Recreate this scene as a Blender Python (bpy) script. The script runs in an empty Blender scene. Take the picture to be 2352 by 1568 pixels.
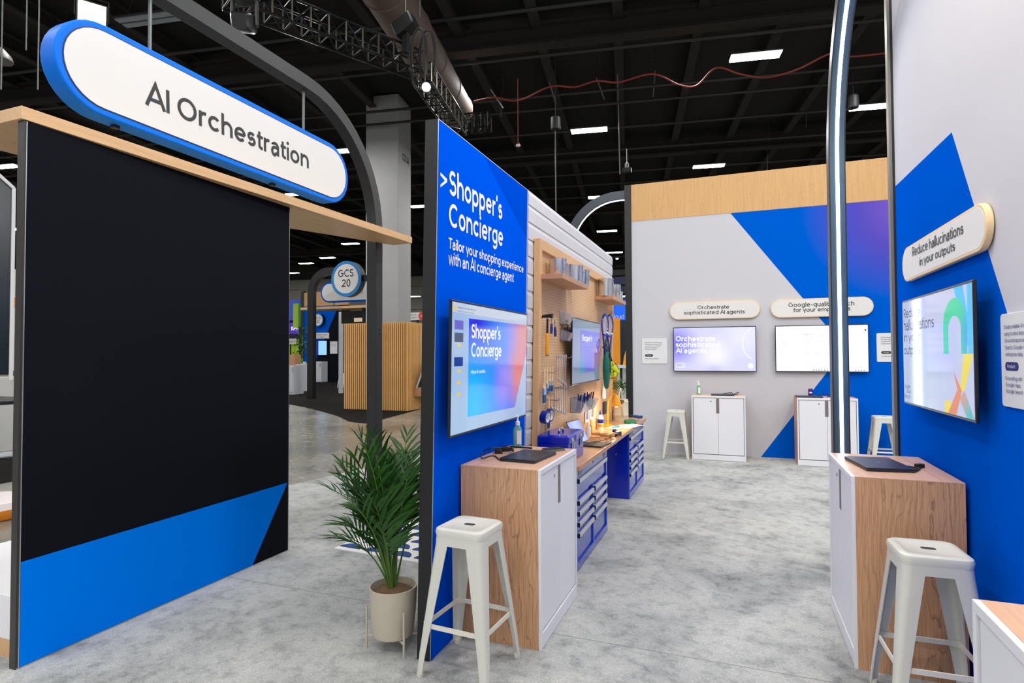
import bpy, bmesh, math, random
import numpy as np
from mathutils import Matrix, Vector
random.seed(7)
D = bpy.data; SC = bpy.context.scene; COL = SC.collection
PI = math.pi
# ------------------------------------------------------------------ camera
F = 1331.4; CX, CY = 1176.0, 784.0; EYE = 1.65
yaw, pit, rol = [math.radians(a) for a in (20.908, 1.378, -0.247)]
_f = Vector((-math.sin(yaw)*math.cos(pit), math.cos(yaw)*math.cos(pit), math.sin(pit)))
_r = Vector((math.cos(yaw), math.sin(yaw), 0)); _u = _r.cross(_f)
CR = math.cos(rol)*_r + math.sin(rol)*_u; CU = math.cos(rol)*_u - math.sin(rol)*_r; CF = _f
CAM = Vector((0, 0, EYE))
cd = D.cameras.new('camera'); cd.sensor_width = 36; cd.lens = F/2352*36; cd.clip_end = 300; cd.clip_start = 0.05
cam = D.objects.new('camera', cd); COL.objects.link(cam); SC.camera = cam
m3 = Matrix((CR, CU, -CF)).transposed()
cam.matrix_world = Matrix.Translation(CAM) @ m3.to_4x4()
# ------------------------------------------------------------------ world, exposure
w = D.worlds.new('hall_ambient'); SC.world = w; w.use_nodes = True
w.node_tree.nodes['Background'].inputs[0].default_value = (0.93, 0.96, 1.0, 1)
w.node_tree.nodes['Background'].inputs[1].default_value = 0.42
SC.view_settings.view_transform = 'Standard'; SC.view_settings.look = 'None'
SC.view_settings.gamma = 1; SC.view_settings.use_curve_mapping = False
SC.view_settings.exposure = 0.5
HALL = math.radians(9.6)                       # the hall's roof grid is turned from the booth's
HM = Matrix.Rotation(HALL, 4, 'Z')             # hall axes -> world
def area(name, loc, size, power, color=(1, 1, 1), rot=None, target=None, size_y=None, spread=PI):
    l = D.lights.new(name, 'AREA'); l.energy = power; l.color = color; l.shape = 'RECTANGLE'
    l.size = size; l.size_y = size_y or size; l.spread = spread
    o = D.objects.new(name, l); COL.objects.link(o); o.location = loc
    if target is not None:
        o.rotation_euler = (Vector(target)-Vector(loc)).to_track_quat('-Z', 'Y').to_euler()
    elif rot: o.rotation_euler = rot
    return o
# high bay lamps of the hall over and around the booth (a regular grid, 9.2 m up)
for ix in range(-4, 4):
    for iy in range(-2, 5):
        p = HM @ Vector((ix*5.6+1.2, iy*6.2+3.2, 9.1))
        area('high_bay_lamp', p, 1.2, 120, (1, 0.985, 0.96), rot=(0, 0, HALL), size_y=0.35)
for ix in range(-10, -4, 2):
    for iy in range(2, 9, 2):
        area('high_bay_lamp', HM @ Vector((ix*5.6+1.2, iy*6.2+3.2, 9.1)), 1.2, 420, (1, 0.985, 0.96), rot=(0, 0, HALL), size_y=0.35)
# fill lamps added over the stand to brighten its walls and upright fronts
for p_, t_, e_ in (((2.9, 1.6, 7.4), (-2.6, 2.6, 1.4), 75), ((2.9, 4.6, 7.4), (-1.6, 4.6, 1.2), 60), ((2.9, 7.6, 7.4), (-1.5, 7.0, 1.2), 30), ((-3.4, 0.8, 7.4), (1.1, 2.6, 1.6), 50), ((-3.4, 4.0, 7.4), (1.1, 4.0, 1.2), 40), ((-1.6, -1.5, 7.4), (0.4, 5.5, 0.0), 50)):
    area('added_fill_lamp', p_, 0.5, e_, (1, 0.985, 0.97), target=t_)
area('wall_wash_lamp', (0.30, 2.1, 4.75), 0.25, 34, (1, 0.86, 0.68), target=(1.09, 2.6, 3.9))
# ------------------------------------------------------------------ pixel helpers
def ray(x, y): return CF + CR*((x-CX)/F) - CU*((y-CY)/F)
def hitp(x, y, o, n):
    d = ray(x, y); return CAM + d*((o-CAM).dot(n)/d.dot(n))
def pX(x, y, v): return hitp(x, y, Vector((v, 0, 0)), Vector((1, 0, 0)))
def pY(x, y, v): return hitp(x, y, Vector((0, v, 0)), Vector((0, 1, 0)))
def pZ(x, y, v=0): return hitp(x, y, Vector((0, 0, v)), Vector((0, 0, 1)))
def pD(x, y, d): return CAM + ray(x, y)*d
class Frame:
    """a wall's own axes: u to the viewer's right, v up, n out of the wall"""
    def __init__(s, o, u, v):
        s.o = Vector(o); s.u = Vector(u).normalized(); s.v = Vector(v).normalized(); s.n = s.u.cross(s.v)
        s.M = Matrix((s.u, s.v, s.n)).transposed().to_4x4(); s.M.translation = s.o
    def hit(s, x, y, n=0.0):
        p = hitp(x, y, s.o+s.n*n, s.n)-s.o
        return Vector((p.dot(s.u), p.dot(s.v), n))
    def at(s, u, v, n=0.0): return s.M @ Matrix.Translation((u, v, n))
lean = math.radians(1.05)
FL = Frame((-3.55, 0, 0), (0, 1, 0), (0, 0, 1))
FM = Frame((-1.545, 0, 0), (0, 1, 0), (math.sin(lean), 0, math.cos(lean)))
FB = Frame((0, 10.14, 0), (1, 0, 0), (0, 0, 1))
FR = Frame((1.09, 0, 0), (0, -1, 0), (0, 0, 1))
def FY(y): return Frame((0, y, 0), (1, 0, 0), (0, 0, 1))
# ------------------------------------------------------------------ materials
MATS = {}
def new_mat(name):
    m = D.materials.new(name); m.use_nodes = True; MATS[name] = m
    return m, m.node_tree.nodes, m.node_tree.links, m.node_tree.nodes['Principled BSDF']
def lin(c):
    return tuple((v/12.92 if v <= 0.04045 else ((v+0.055)/1.055)**2.4) for v in c)
def rgb(r, g, b): return lin((r/255, g/255, b/255)) + (1,)
def mat(name, col, rough=0.5, metal=0.0, emit=0.0, ecol=None, spec=0.5, coat=0.0, alpha=1, trans=0, noise=0.0, nscale=8, bump=0.0, bscale=200):
    if name in MATS: return MATS[name]
    m, N, L, b = new_mat(name)
    b.inputs['Base Color'].default_value = col; b.inputs['Roughness'].default_value = rough
    b.inputs['Metallic'].default_value = metal; b.inputs['Specular IOR Level'].default_value = spec
    b.inputs['Coat Weight'].default_value = coat; b.inputs['Transmission Weight'].default_value = trans
    b.inputs['Alpha'].default_value = alpha
    if emit:
        b.inputs['Emission Color'].default_value = ecol or col; b.inputs['Emission Strength'].default_value = emit
    if noise or bump:
        tc = N.new('ShaderNodeTexCoord')
    if noise:
        n = N.new('ShaderNodeTexNoise'); n.inputs['Scale'].default_value = nscale; n.inputs['Detail'].default_value = 4
        L.new(tc.outputs['Object'], n.inputs['Vector'])
        mx = N.new('ShaderNodeMix'); mx.data_type = 'RGBA'
        mx.inputs['A'].default_value = tuple(c*(1-noise) for c in col[:3])+(1,)
        mx.inputs['B'].default_value = tuple(min(1, c*(1+noise)) for c in col[:3])+(1,)
        L.new(n.outputs['Fac'], mx.inputs['Factor']); L.new(mx.outputs['Result'], b.inputs['Base Color'])
    if bump:
        n2 = N.new('ShaderNodeTexNoise'); n2.inputs['Scale'].default_value = bscale; n2.inputs['Detail'].default_value = 2
        L.new(tc.outputs['Object'], n2.inputs['Vector'])
        bp = N.new('ShaderNodeBump'); bp.inputs['Strength'].default_value = bump; bp.inputs['Distance'].default_value = 0.004
        L.new(n2.outputs['Fac'], bp.inputs['Height']); L.new(bp.outputs['Normal'], b.inputs['Normal'])
    return m
def ramp(N, stops, interp='LINEAR'):
    r = N.new('ShaderNodeValToRGB'); e = r.color_ramp.elements; r.color_ramp.interpolation = interp
    while len(e) < len(stops): e.new(0.5)
    for i, (p, c) in enumerate(stops): e[i].position = p; e[i].color = c if len(c) == 4 else tuple(c)+(1,)
    return r
def mix(N, L, fac, a, b, mode='MIX'):
    m = N.new('ShaderNodeMix'); m.data_type = 'RGBA'; m.blend_type = mode
    for k, v in (('Factor', fac), ('A', a), ('B', b)):
        if isinstance(v, (int, float)): m.inputs[k].default_value = v
        elif isinstance(v, tuple): m.inputs[k].default_value = v
        else: L.new(v, m.inputs[k])
    return m.outputs['Result']
def math_(N, L, op, a, b=None, c=None):
    m = N.new('ShaderNodeMath'); m.operation = op
    for i, v in enumerate((a, b, c)):
        if v is None: continue
        if isinstance(v, (int, float)): m.inputs[i].default_value = v
        else: L.new(v, m.inputs[i])
    return m.outputs[0]
def wood(name, base, dark, axis=2, contour=0.0, rough=0.35, fine=1.0, dens=1.0, loc=(0, 0, 0)):
    """plain sawn maple: fine streaks along axis, darker wandering growth lines where contour > 0"""
    m, N, L, b = new_mat(name)
    tc = N.new('ShaderNodeTexCoord'); mp = N.new('ShaderNodeMapping'); mp.inputs['Location'].default_value = loc
    sc = [26.0*dens]*3; sc[axis] = 0.9*dens; mp.inputs['Scale'].default_value = sc
    L.new(tc.outputs['Object'], mp.inputs['Vector'])
    n = N.new('ShaderNodeTexNoise'); n.inputs['Scale'].default_value = 2.2; n.inputs['Detail'].default_value = 6; n.inputs['Roughness'].default_value = 0.6
    L.new(mp.outputs['Vector'], n.inputs['Vector'])
    r1 = ramp(N, [(0.33, dark), (0.62, base)]); L.new(n.outputs['Fac'], r1.inputs['Fac'])
    col = mix(N, L, 0.55*fine, tuple(base)[:3]+(1,), r1.outputs['Color'])
    if contour:
        mp2 = N.new('ShaderNodeMapping'); s2 = [3.6*dens]*3; s2[axis] = 0.85*dens; mp2.inputs['Scale'].default_value = s2
        mp2.inputs['Location'].default_value = loc
        L.new(tc.outputs['Object'], mp2.inputs['Vector'])
        n2 = N.new('ShaderNodeTexNoise'); n2.inputs['Scale'].default_value = 1.0; n2.inputs['Detail'].default_value = 3.5; n2.inputs['Roughness'].default_value = 0.42
        L.new(mp2.outputs['Vector'], n2.inputs['Vector'])
        k = math_(N, L, 'MULTIPLY', n2.outputs['Fac'], 15.0); fr = math_(N, L, 'FRACT', k)
        r2 = ramp(N, [(0.0, (0, 0, 0)), (0.90, (0, 0, 0)), (0.97, (1, 1, 1)), (1.0, (0, 0, 0))]); L.new(fr, r2.inputs['Fac'])
        f = math_(N, L, 'MULTIPLY', r2.outputs['Color'], contour)
        col = mix(N, L, f, col, tuple(c*0.36 for c in dark[:3])+(1,))
    L.new(col, b.inputs['Base Color']); b.inputs['Roughness'].default_value = rough
    return m
WHITE_PAINT = mat('white_painted_metal', rgb(226, 228, 228), 0.33, noise=0.03)
WHITE_LAM = mat('white_laminate', rgb(232, 232, 238), 0.4)
STOOL_W = mat('stool_enamel', rgb(214, 214, 205), 0.3, noise=0.05, nscale=5)
RAIL_W = mat('stool_rail_enamel', rgb(228, 224, 212), 0.35)
BLACK = mat('black_matte', rgb(16, 16, 18), 0.6)
BLACK_METAL = mat('black_powder_coat', rgb(15, 16, 18), 0.45, noise=0.05)
GREY_FRAME = mat('dark_grey_frame', rgb(62, 60, 58), 0.4, metal=0.3)
STEEL_GREY = mat('grey_steel', rgb(112, 117, 116), 0.45, metal=0.3, noise=0.06, nscale=60)
CHROME = mat('chrome', rgb(215, 215, 220), 0.15, metal=1.0)
STEEL = mat('brushed_steel', rgb(180, 183, 188), 0.28, metal=1.0)
TIN = mat('bare_tin', rgb(214, 214, 214), 0.24, metal=1.0)
RUBBER = mat('black_rubber', rgb(20, 20, 20), 0.7)
BLUE_FAB = mat('blue_fabric_print', rgb(0, 86, 226), 0.85, spec=0.0, noise=0.03, nscale=3)
BLUE_FAB2 = mat('deep_blue_fabric_print', rgb(0, 74, 206), 0.85, spec=0.0)
BLUE_R = mat('blue_wall_print', rgb(0, 88, 206), 0.85, spec=0.0, noise=0.03, nscale=3)
BLUE_L = mat('bright_blue_print', rgb(0, 124, 244), 0.85, spec=0.0)
BLUE_SIGN = mat('blue_sign_paint', rgb(0, 116, 236), 0.5, spec=0.15)
NAVY_FAB = mat('black_fabric_print', rgb(13, 15, 25), 0.85, spec=0.12, noise=0.12, nscale=2)
WHITE_FAB = mat('white_fabric_print', rgb(202, 202, 210), 0.8, spec=0.1, noise=0.012, nscale=1.5)
SIGN_WHITE = mat('sign_white', rgb(226, 224, 222), 0.45)
PLAQUE_WHITE = mat('plaque_white', rgb(226, 228, 232), 0.4)
INK = mat('dark_print', rgb(32, 33, 38), 0.5)
INK_BLUE = mat('navy_print', rgb(30, 44, 120), 0.5)
PRINT_WHITE = mat('white_print', rgb(240, 240, 244), 0.5)
TOOL_BLUE = mat('blue_enamel', rgb(8, 34, 178), 0.18, coat=0.4)
TOOL_BLUE2 = mat('blue_drawer_enamel', rgb(28, 72, 188), 0.14, coat=0.5)
PLASTIC_BLUE = mat('blue_plastic', rgb(6, 34, 130), 0.35)
YELLOW = mat('yellow_orange_enamel', rgb(245, 165, 20), 0.35)
CREAM = mat('cream_enamel', rgb(218, 206, 184), 0.35)
TEAL = mat('teal_fabric', rgb(4, 108, 100), 0.7, noise=0.15)
SPACE_GREY = mat('dark_anodised', rgb(52, 56, 66), 0.35, metal=0.5)
LED = mat('led_white', (1, 1, 1, 1), 0.5, emit=9.0, ecol=(0.82, 0.93, 1, 1))
LAMP_LIT = mat('lamp_tube_lit', (1, 1, 1, 1), 0.5, emit=14.0, ecol=(1, 0.985, 0.95, 1))
WARM_LIT = mat('warm_floodlight_lit', (1, 1, 1, 1), 0.5, emit=14.0, ecol=(1, 0.88, 0.68, 1))
MAPLE = wood('maple_board', rgb(222, 180, 132), rgb(202, 156, 108), axis=1, contour=0.10, rough=0.4)
MAPLE_V = wood('maple_band', rgb(212, 166, 108), rgb(194, 146, 90), axis=1, contour=0.16, rough=0.45, dens=0.8)
MAPLE_CAB = wood('maple_cabinet_side', rgb(212, 164, 124), rgb(172, 124, 88), axis=2, contour=0.55, rough=0.4, fine=1.25, dens=1.0, loc=(0.3, 1.7, 0.4))
def veneer(name, base, dark, y0):
    """cathedral veneer: growth lines stand upright and close into flames round the heart at y0"""
    m, N, L, b = new_mat(name)
    tc = N.new('ShaderNodeTexCoord'); sp = N.new('ShaderNodeSeparateXYZ'); L.new(tc.outputs['Object'], sp.inputs[0])
    mp = N.new('ShaderNodeMapping'); mp.inputs['Scale'].default_value = (0.0, 7.0, 1.9); L.new(tc.outputs['Object'], mp.inputs['Vector'])
    n = N.new('ShaderNodeTexNoise'); n.inputs['Scale'].default_value = 1.0; n.inputs['Detail'].default_value = 4.0; n.inputs['Roughness'].default_value = 0.45; L.new(mp.outputs['Vector'], n.inputs['Vector'])
    dy = math_(N, L, 'ABSOLUTE', math_(N, L, 'SUBTRACT', sp.outputs['Y'], y0))
    v = math_(N, L, 'ADD', math_(N, L, 'MULTIPLY', dy, 30.0), math_(N, L, 'MULTIPLY', n.outputs['Fac'], 9.0))
    r2 = ramp(N, [(0.0, (0.2, 0.2, 0.2)), (0.10, (0, 0, 0)), (0.82, (0.10, 0.10, 0.10)), (0.95, (1, 1, 1)), (1.0, (0.5, 0.5, 0.5))]); L.new(math_(N, L, 'FRACT', v), r2.inputs['Fac'])
    r4 = ramp(N, [(0.0, (0.62, 0.62, 0.62)), (0.16, (0.5, 0.5, 0.5)), (0.3, (0.22, 0.22, 0.22))]); L.new(dy, r4.inputs['Fac'])
    mp3 = N.new('ShaderNodeMapping'); mp3.inputs['Scale'].default_value = (60, 60, 2.2); L.new(tc.outputs['Object'], mp3.inputs['Vector'])
    n3 = N.new('ShaderNodeTexNoise'); n3.inputs['Scale'].default_value = 2.4; n3.inputs['Detail'].default_value = 5; L.new(mp3.outputs['Vector'], n3.inputs['Vector'])
    r3 = ramp(N, [(0.36, dark), (0.6, base)]); L.new(n3.outputs['Fac'], r3.inputs['Fac'])
    col = mix(N, L, 0.6, tuple(base), r3.outputs['Color'])
    col = mix(N, L, math_(N, L, 'MULTIPLY', r2.outputs['Color'], r4.outputs['Color']), col, tuple(c*0.34 for c in dark[:3])+(1,))
    L.new(col, b.inputs['Base Color']); b.inputs['Roughness'].default_value = 0.4
    return m
VEN_A = veneer('maple_veneer_front_heart', rgb(214, 166, 126), rgb(180, 132, 94), -0.11)
VEN_B = veneer('maple_veneer_back_heart', rgb(214, 166, 126), rgb(180, 132, 94), 0.12)
MAPLE_TOP = wood('maple_cabinet_top', rgb(226, 182, 150), rgb(208, 160, 126), axis=0, contour=0.12, rough=0.3)
MAPLE_F = wood('maple_frame', rgb(220, 176, 126), rgb(204, 156, 106), axis=1, contour=0.06, rough=0.45)
OAK_TOP = wood('worktop_wood', rgb(212, 158, 104), rgb(186, 128, 80), axis=1, contour=0.1, rough=0.22)
CHERRY = wood('shelf_wood', rgb(196, 146, 110), rgb(170, 120, 86), axis=0, contour=0.06, rough=0.4)
SLAT_W = wood('slat_wood', rgb(228, 178, 112), rgb(206, 150, 86), axis=2, contour=0.05, rough=0.5)
SCRAP = wood('scrap_wood', rgb(206, 152, 98), rgb(150, 96, 54), axis=0, contour=0.3, rough=0.6, dens=3)
def carpet(name, a, b, c, scale=1.6):
    m, N, L, bs = new_mat(name)
    tc = N.new('ShaderNodeTexCoord'); mp = N.new('ShaderNodeMapping'); mp.inputs['Rotation'].default_value = (0, 0, 0.2)
    L.new(tc.outputs['Object'], mp.inputs['Vector'])
    n1 = N.new('ShaderNodeTexNoise'); n1.inputs['Scale'].default_value = scale; n1.inputs['Detail'].default_value = 7; n1.inputs['Roughness'].default_value = 0.62; n1.inputs['Distortion'].default_value = 0.4
    n2 = N.new('ShaderNodeTexNoise'); n2.inputs['Scale'].default_value = scale*5.5; n2.inputs['Detail'].default_value = 5; n2.inputs['Roughness'].default_value = 0.7
    n3 = N.new('ShaderNodeTexNoise'); n3.inputs['Scale'].default_value = 230; n3.inputs['Detail'].default_value = 2
    for n in (n1, n2, n3): L.new(mp.outputs['Vector'], n.inputs['Vector'])
    r1 = ramp(N, [(0.34, a), (0.46, b), (0.57, c)]); L.new(n1.outputs['Fac'], r1.inputs['Fac'])
    r2 = ramp(N, [(0.34, a), (0.52, c)]); L.new(n2.outputs['Fac'], r2.inputs['Fac'])
    r3 = ramp(N, [(0.3, tuple(0.45 for _ in range(3))), (0.7, (1.4, 1.4, 1.4))]); L.new(n3.outputs['Fac'], r3.inputs['Fac'])
    c1 = mix(N, L, 0.42, r1.outputs['Color'], r2.outputs['Color'])
    c2 = mix(N, L, 0.55, c1, r3.outputs['Color'], 'MULTIPLY')
    L.new(c2, bs.inputs['Base Color']); bs.inputs['Roughness'].default_value = 0.95; bs.inputs['Specular IOR Level'].default_value = 0.1
    bp = N.new('ShaderNodeBump'); bp.inputs['Strength'].default_value = 0.6; bp.inputs['Distance'].default_value = 0.006
    L.new(n3.outputs['Fac'], bp.inputs['Height']); L.new(bp.outputs['Normal'], bs.inputs['Normal'])
    return m
CARPET = carpet('grey_mottled_carpet', rgb(118, 122, 123), rgb(166, 169, 169), rgb(189, 191, 189))
BLACK_CARPET = mat('black_carpet', rgb(20, 18, 17), 0.95, spec=0.1, noise=0.3, nscale=14)
def concrete():
    m, N, L, b = new_mat('polished_concrete')
    tc = N.new('ShaderNodeTexCoord')
    n1 = N.new('ShaderNodeTexNoise'); n1.inputs['Scale'].default_value = 0.5; n1.inputs['Detail'].default_value = 8; n1.inputs['Roughness'].default_value = 0.6
    n2 = N.new('ShaderNodeTexNoise'); n2.inputs['Scale'].default_value = 7; n2.inputs['Detail'].default_value = 6
    for n in (n1, n2): L.new(tc.outputs['Object'], n.inputs['Vector'])
    r = ramp(N, [(0.32, rgb(92, 92, 86)), (0.5, rgb(128, 126, 116)), (0.66, rgb(150, 146, 134))]); L.new(n1.outputs['Fac'], r.inputs['Fac'])
    c = mix(N, L, 0.25, r.outputs['Color'], n2.outputs['Fac'], 'OVERLAY')
    L.new(c, b.inputs['Base Color'])
    rr = ramp(N, [(0.3, (0.16, 0.16, 0.16)), (0.7, (0.28, 0.28, 0.28))]); L.new(n2.outputs['Fac'], rr.inputs['Fac']); L.new(rr.outputs['Color'], b.inputs['Roughness'])
    bp = N.new('ShaderNodeBump'); bp.inputs['Strength'].default_value = 0.012; bp.inputs['Distance'].default_value = 0.02
    L.new(n1.outputs['Fac'], bp.inputs['Height']); L.new(bp.outputs['Normal'], b.inputs['Normal'])
    return m
CONCRETE = concrete()
def peg():
    m, N, L, b = new_mat('pegboard')
    tc = N.new('ShaderNodeTexCoord'); sp = N.new('ShaderNodeSeparateXYZ'); L.new(tc.outputs['Object'], sp.inputs[0])
    d = []
    for k in ('X', 'Y'):
        f = math_(N, L, 'FRACT', math_(N, L, 'MULTIPLY', sp.outputs[k], 1/0.0254))
        d.append(math_(N, L, 'POWER', math_(N, L, 'SUBTRACT', f, 0.5), 2.0))
    dist = math_(N, L, 'SQRT', math_(N, L, 'ADD', d[0], d[1]))
    r = ramp(N, [(0.0, (1, 1, 1)), (0.11, (1, 1, 1)), (0.14, (0, 0, 0))]); L.new(dist, r.inputs['Fac'])
    n = N.new('ShaderNodeTexNoise'); n.inputs['Scale'].default_value = 3; n.inputs['Detail'].default_value = 5; L.new(tc.outputs['Object'], n.inputs['Vector'])
    r0 = ramp(N, [(0.35, rgb(214, 168, 122)), (0.65, rgb(226, 184, 140))]); L.new(n.outputs['Fac'], r0.inputs['Fac'])
    c = mix(N, L, r.outputs['Color'], r0.outputs['Color'], rgb(58, 38, 24))
    L.new(c, b.inputs['Base Color']); b.inputs['Roughness'].default_value = 0.55
    return m
PEG = peg()
def gradient(name, pts, emit=1.0, rough=0.08, spec=0.5):
    """screen picture: colours blended between points (u, v, colour, sharpness) of the object's own plane"""
    m, N, L, b = new_mat(name)
    tc = N.new('ShaderNodeTexCoord')
    col = None
    for i, (u, v, c, rad) in enumerate(pts):
        if col is None: col = tuple(c); continue
        vd = N.new('ShaderNodeVectorMath'); vd.operation = 'DISTANCE'; vd.inputs[1].default_value = (u, v, 0)
        fl = N.new('ShaderNodeVectorMath'); fl.operation = 'MULTIPLY'; fl.inputs[1].default_value = (1, 1, 0)
        L.new(tc.outputs['Object'], fl.inputs[0]); L.new(fl.outputs[0], vd.inputs[0])
        mr = N.new('ShaderNodeMapRange'); mr.interpolation_type = 'SMOOTHSTEP'
        mr.inputs['From Min'].default_value = 0; mr.inputs['From Max'].default_value = rad
        mr.inputs['To Min'].default_value = 1; mr.inputs['To Max'].default_value = 0
        L.new(vd.outputs['Value'], mr.inputs['Value'])
        col = mix(N, L, mr.outputs['Result'], col, tuple(c))
    if emit:
        b.inputs['Base Color'].default_value = (0.01, 0.01, 0.012, 1)
        L.new(col, b.inputs['Emission Color']); b.inputs['Emission Strength'].default_value = emit
    else: L.new(col, b.inputs['Base Color'])
    b.inputs['Roughness'].default_value = rough; b.inputs['Specular IOR Level'].default_value = spec
    return m
def screen(name, c, e=0.62, rough=0.08): return mat(name, (0.01, 0.01, 0.012, 1), rough, emit=e, ecol=c, spec=0.5)
# ------------------------------------------------------------------ mesh building
class MB:
    def __init__(s): s.v = []; s.f = []
    def add(s, vs, fs, M=None):
        b = len(s.v)
        s.v += [tuple(M @ Vector(p)) if M else tuple(p) for p in vs]; s.f += [tuple(i+b for i in f) for f in fs]; return s
    def box(s, x0, x1, y0, y1, z0, z1, M=None):
        v = [(x, y, z) for z in (z0, z1) for y in (y0, y1) for x in (x0, x1)]
        return s.add(v, [(0, 2, 3, 1), (4, 5, 7, 6), (0, 1, 5, 4), (2, 6, 7, 3), (0, 4, 6, 2), (1, 3, 7, 5)], M)
    def prism(s, poly, z0, z1, M=None):
        a = sum(poly[i][0]*poly[(i+1) % len(poly)][1]-poly[(i+1) % len(poly)][0]*poly[i][1] for i in range(len(poly)))
        if a < 0: poly = poly[::-1]
        n = len(poly); v = [(p[0], p[1], z0) for p in poly]+[(p[0], p[1], z1) for p in poly]
        f = [tuple(range(n-1, -1, -1)), tuple(range(n, 2*n))]+[(i, (i+1) % n, n+(i+1) % n, n+i) for i in range(n)]
        return s.add(v, f, M)
    def loft(s, rings, M=None, caps=True, closed=True):
        n = len(rings[0]); v = [p for r in rings for p in r]; f = []
        for k in range(len(rings)-1):
            for i in range(n if closed else n-1):
                j = (i+1) % n; f.append((k*n+i, k*n+j, (k+1)*n+j, (k+1)*n+i))
        if caps: f += [tuple(range(n-1, -1, -1)), tuple(range((len(rings)-1)*n, len(rings)*n))]
        return s.add(v, f, M)
    def lathe(s, prof, seg=24, M=None, caps=True):
        return s.loft([[(r*math.cos(2*PI*i/seg), r*math.sin(2*PI*i/seg), z) for i in range(seg)] for r, z in prof], M, caps)
    def tube(s, path, r, seg=8, M=None, closed=False):
        P = [Vector(p) for p in path]; n = len(P); rings = []; up = None
        for i in range(n):
            t = (P[min(i+1, n-1)]-P[max(i-1, 0)]).normalized()
            if up is None:
                up = t.orthogonal().normalized()
            else:
                up = (up-t*up.dot(t))
                up = up.normalized() if up.length > 1e-6 else t.orthogonal().normalized()
            b = t.cross(up); rr = r[i] if isinstance(r, (list, tuple)) else r
            rings.append([tuple(P[i]+(up*math.cos(2*PI*k/seg)+b*math.sin(2*PI*k/seg))*rr) for k in range(seg)])
        return s.loft(rings, M)
    def bar(s, p0, p1, w, h, M=None, up=(0, 0, 1)):
        p0, p1 = Vector(p0), Vector(p1); t = (p1-p0).normalized(); u = Vector(up)
        if abs(t.dot(u)) > 0.99: u = Vector((1, 0, 0))
        a = t.cross(u).normalized(); u = a.cross(t)
        rings = [[tuple(p+a*(w/2*i)+u*(h/2*j)) for i, j in ((-1, -1), (1, -1), (1, 1), (-1, 1))] for p in (p0, p1)]
        return s.loft(rings, M)
    def ball(s, c, r, seg=12, M=None):
        n = max(4, seg//2); c = Vector(c); sx = r if isinstance(r, (tuple, list)) else (r, r, r)
        rings = [[(c.x+sx[0]*math.sin(PI*k/n)*math.cos(2*PI*i/seg), c.y+sx[1]*math.sin(PI*k/n)*math.sin(2*PI*i/seg), c.z-sx[2]*math.cos(PI*k/n)) for i in range(seg)] for k in range(n+1)]
        rings[0] = [(c.x+1e-5*math.cos(2*PI*i/seg), c.y+1e-5*math.sin(2*PI*i/seg), c.z-sx[2]) for i in range(seg)]
        rings[-1] = [(c.x+1e-5*math.cos(2*PI*i/seg), c.y+1e-5*math.sin(2*PI*i/seg), c.z+sx[2]) for i in range(seg)]
        return s.loft(rings, M)
def rrect(w, h, r, seg=5, cx=0, cy=0):
    pts = []
    for sx, sy, a0 in ((1, 1, 0), (-1, 1, 90), (-1, -1, 180), (1, -1, 270)):
        for k in range(seg+1):
            a = math.radians(a0+90*k/seg); pts.append((cx+sx*(w/2-r)+r*math.cos(a), cy+sy*(h/2-r)+r*math.sin(a)))
    return pts
def obj(name, mb, material, parent=None, M=None, smooth=False, bevel=0.0, seg=2):
    me = D.meshes.new(name)
    if isinstance(mb, MB): me.from_pydata(mb.v, [], mb.f)
    else: me = mb
    me.materials.clear(); me.materials.append(material); me.update()
    bm = bmesh.new(); bm.from_mesh(me); bmesh.ops.recalc_face_normals(bm, faces=bm.faces); bm.to_mesh(me); bm.free()
    if smooth:
        for p in me.polygons: p.use_smooth = True
        me.set_sharp_from_angle(angle=math.radians(38))
    o = D.objects.new(name, me); COL.objects.link(o)
    if parent is not None: o.parent = parent
    if M is not None: o.matrix_basis = M if isinstance(M, Matrix) else Matrix.Translation(M)
    if bevel:
        md = o.modifiers.new('bevel', 'BEVEL'); md.width = bevel; md.segments = seg; md.limit_method = 'ANGLE'; md.angle_limit = math.radians(40)
    return o
def tag(o, label=None, cat=None, group=None, kind=None):
    if label: o['label'] = label
    if cat: o['category'] = cat
    if group: o['group'] = group
    if kind: o['kind'] = kind
    return o
def thing(name, label, cat, M=None, group=None, kind=None):
    o = D.objects.new(name, None); COL.objects.link(o); o.empty_display_size = 0.1
    if M is not None: o.matrix_basis = M if isinstance(M, Matrix) else Matrix.Translation(M)
    return tag(o, label, cat, group, kind)
def struct(name, M=None, label=None): return thing(name, label, None, M, None, 'structure')
def copy_tree(o, parent=None):
    c = o.copy(); COL.objects.link(c); c.parent = parent
    for ch in o.children: copy_tree(ch, c)
    return c
def dup(o, M, label):
    c = copy_tree(o); c.matrix_basis = M; c['label'] = label; return c
def T(x, y, z): return Matrix.Translation((x, y, z))
def RZ(a): return Matrix.Rotation(math.radians(a), 4, 'Z')
def RX(a): return Matrix.Rotation(math.radians(a), 4, 'X')
def RY(a): return Matrix.Rotation(math.radians(a), 4, 'Y')
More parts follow.
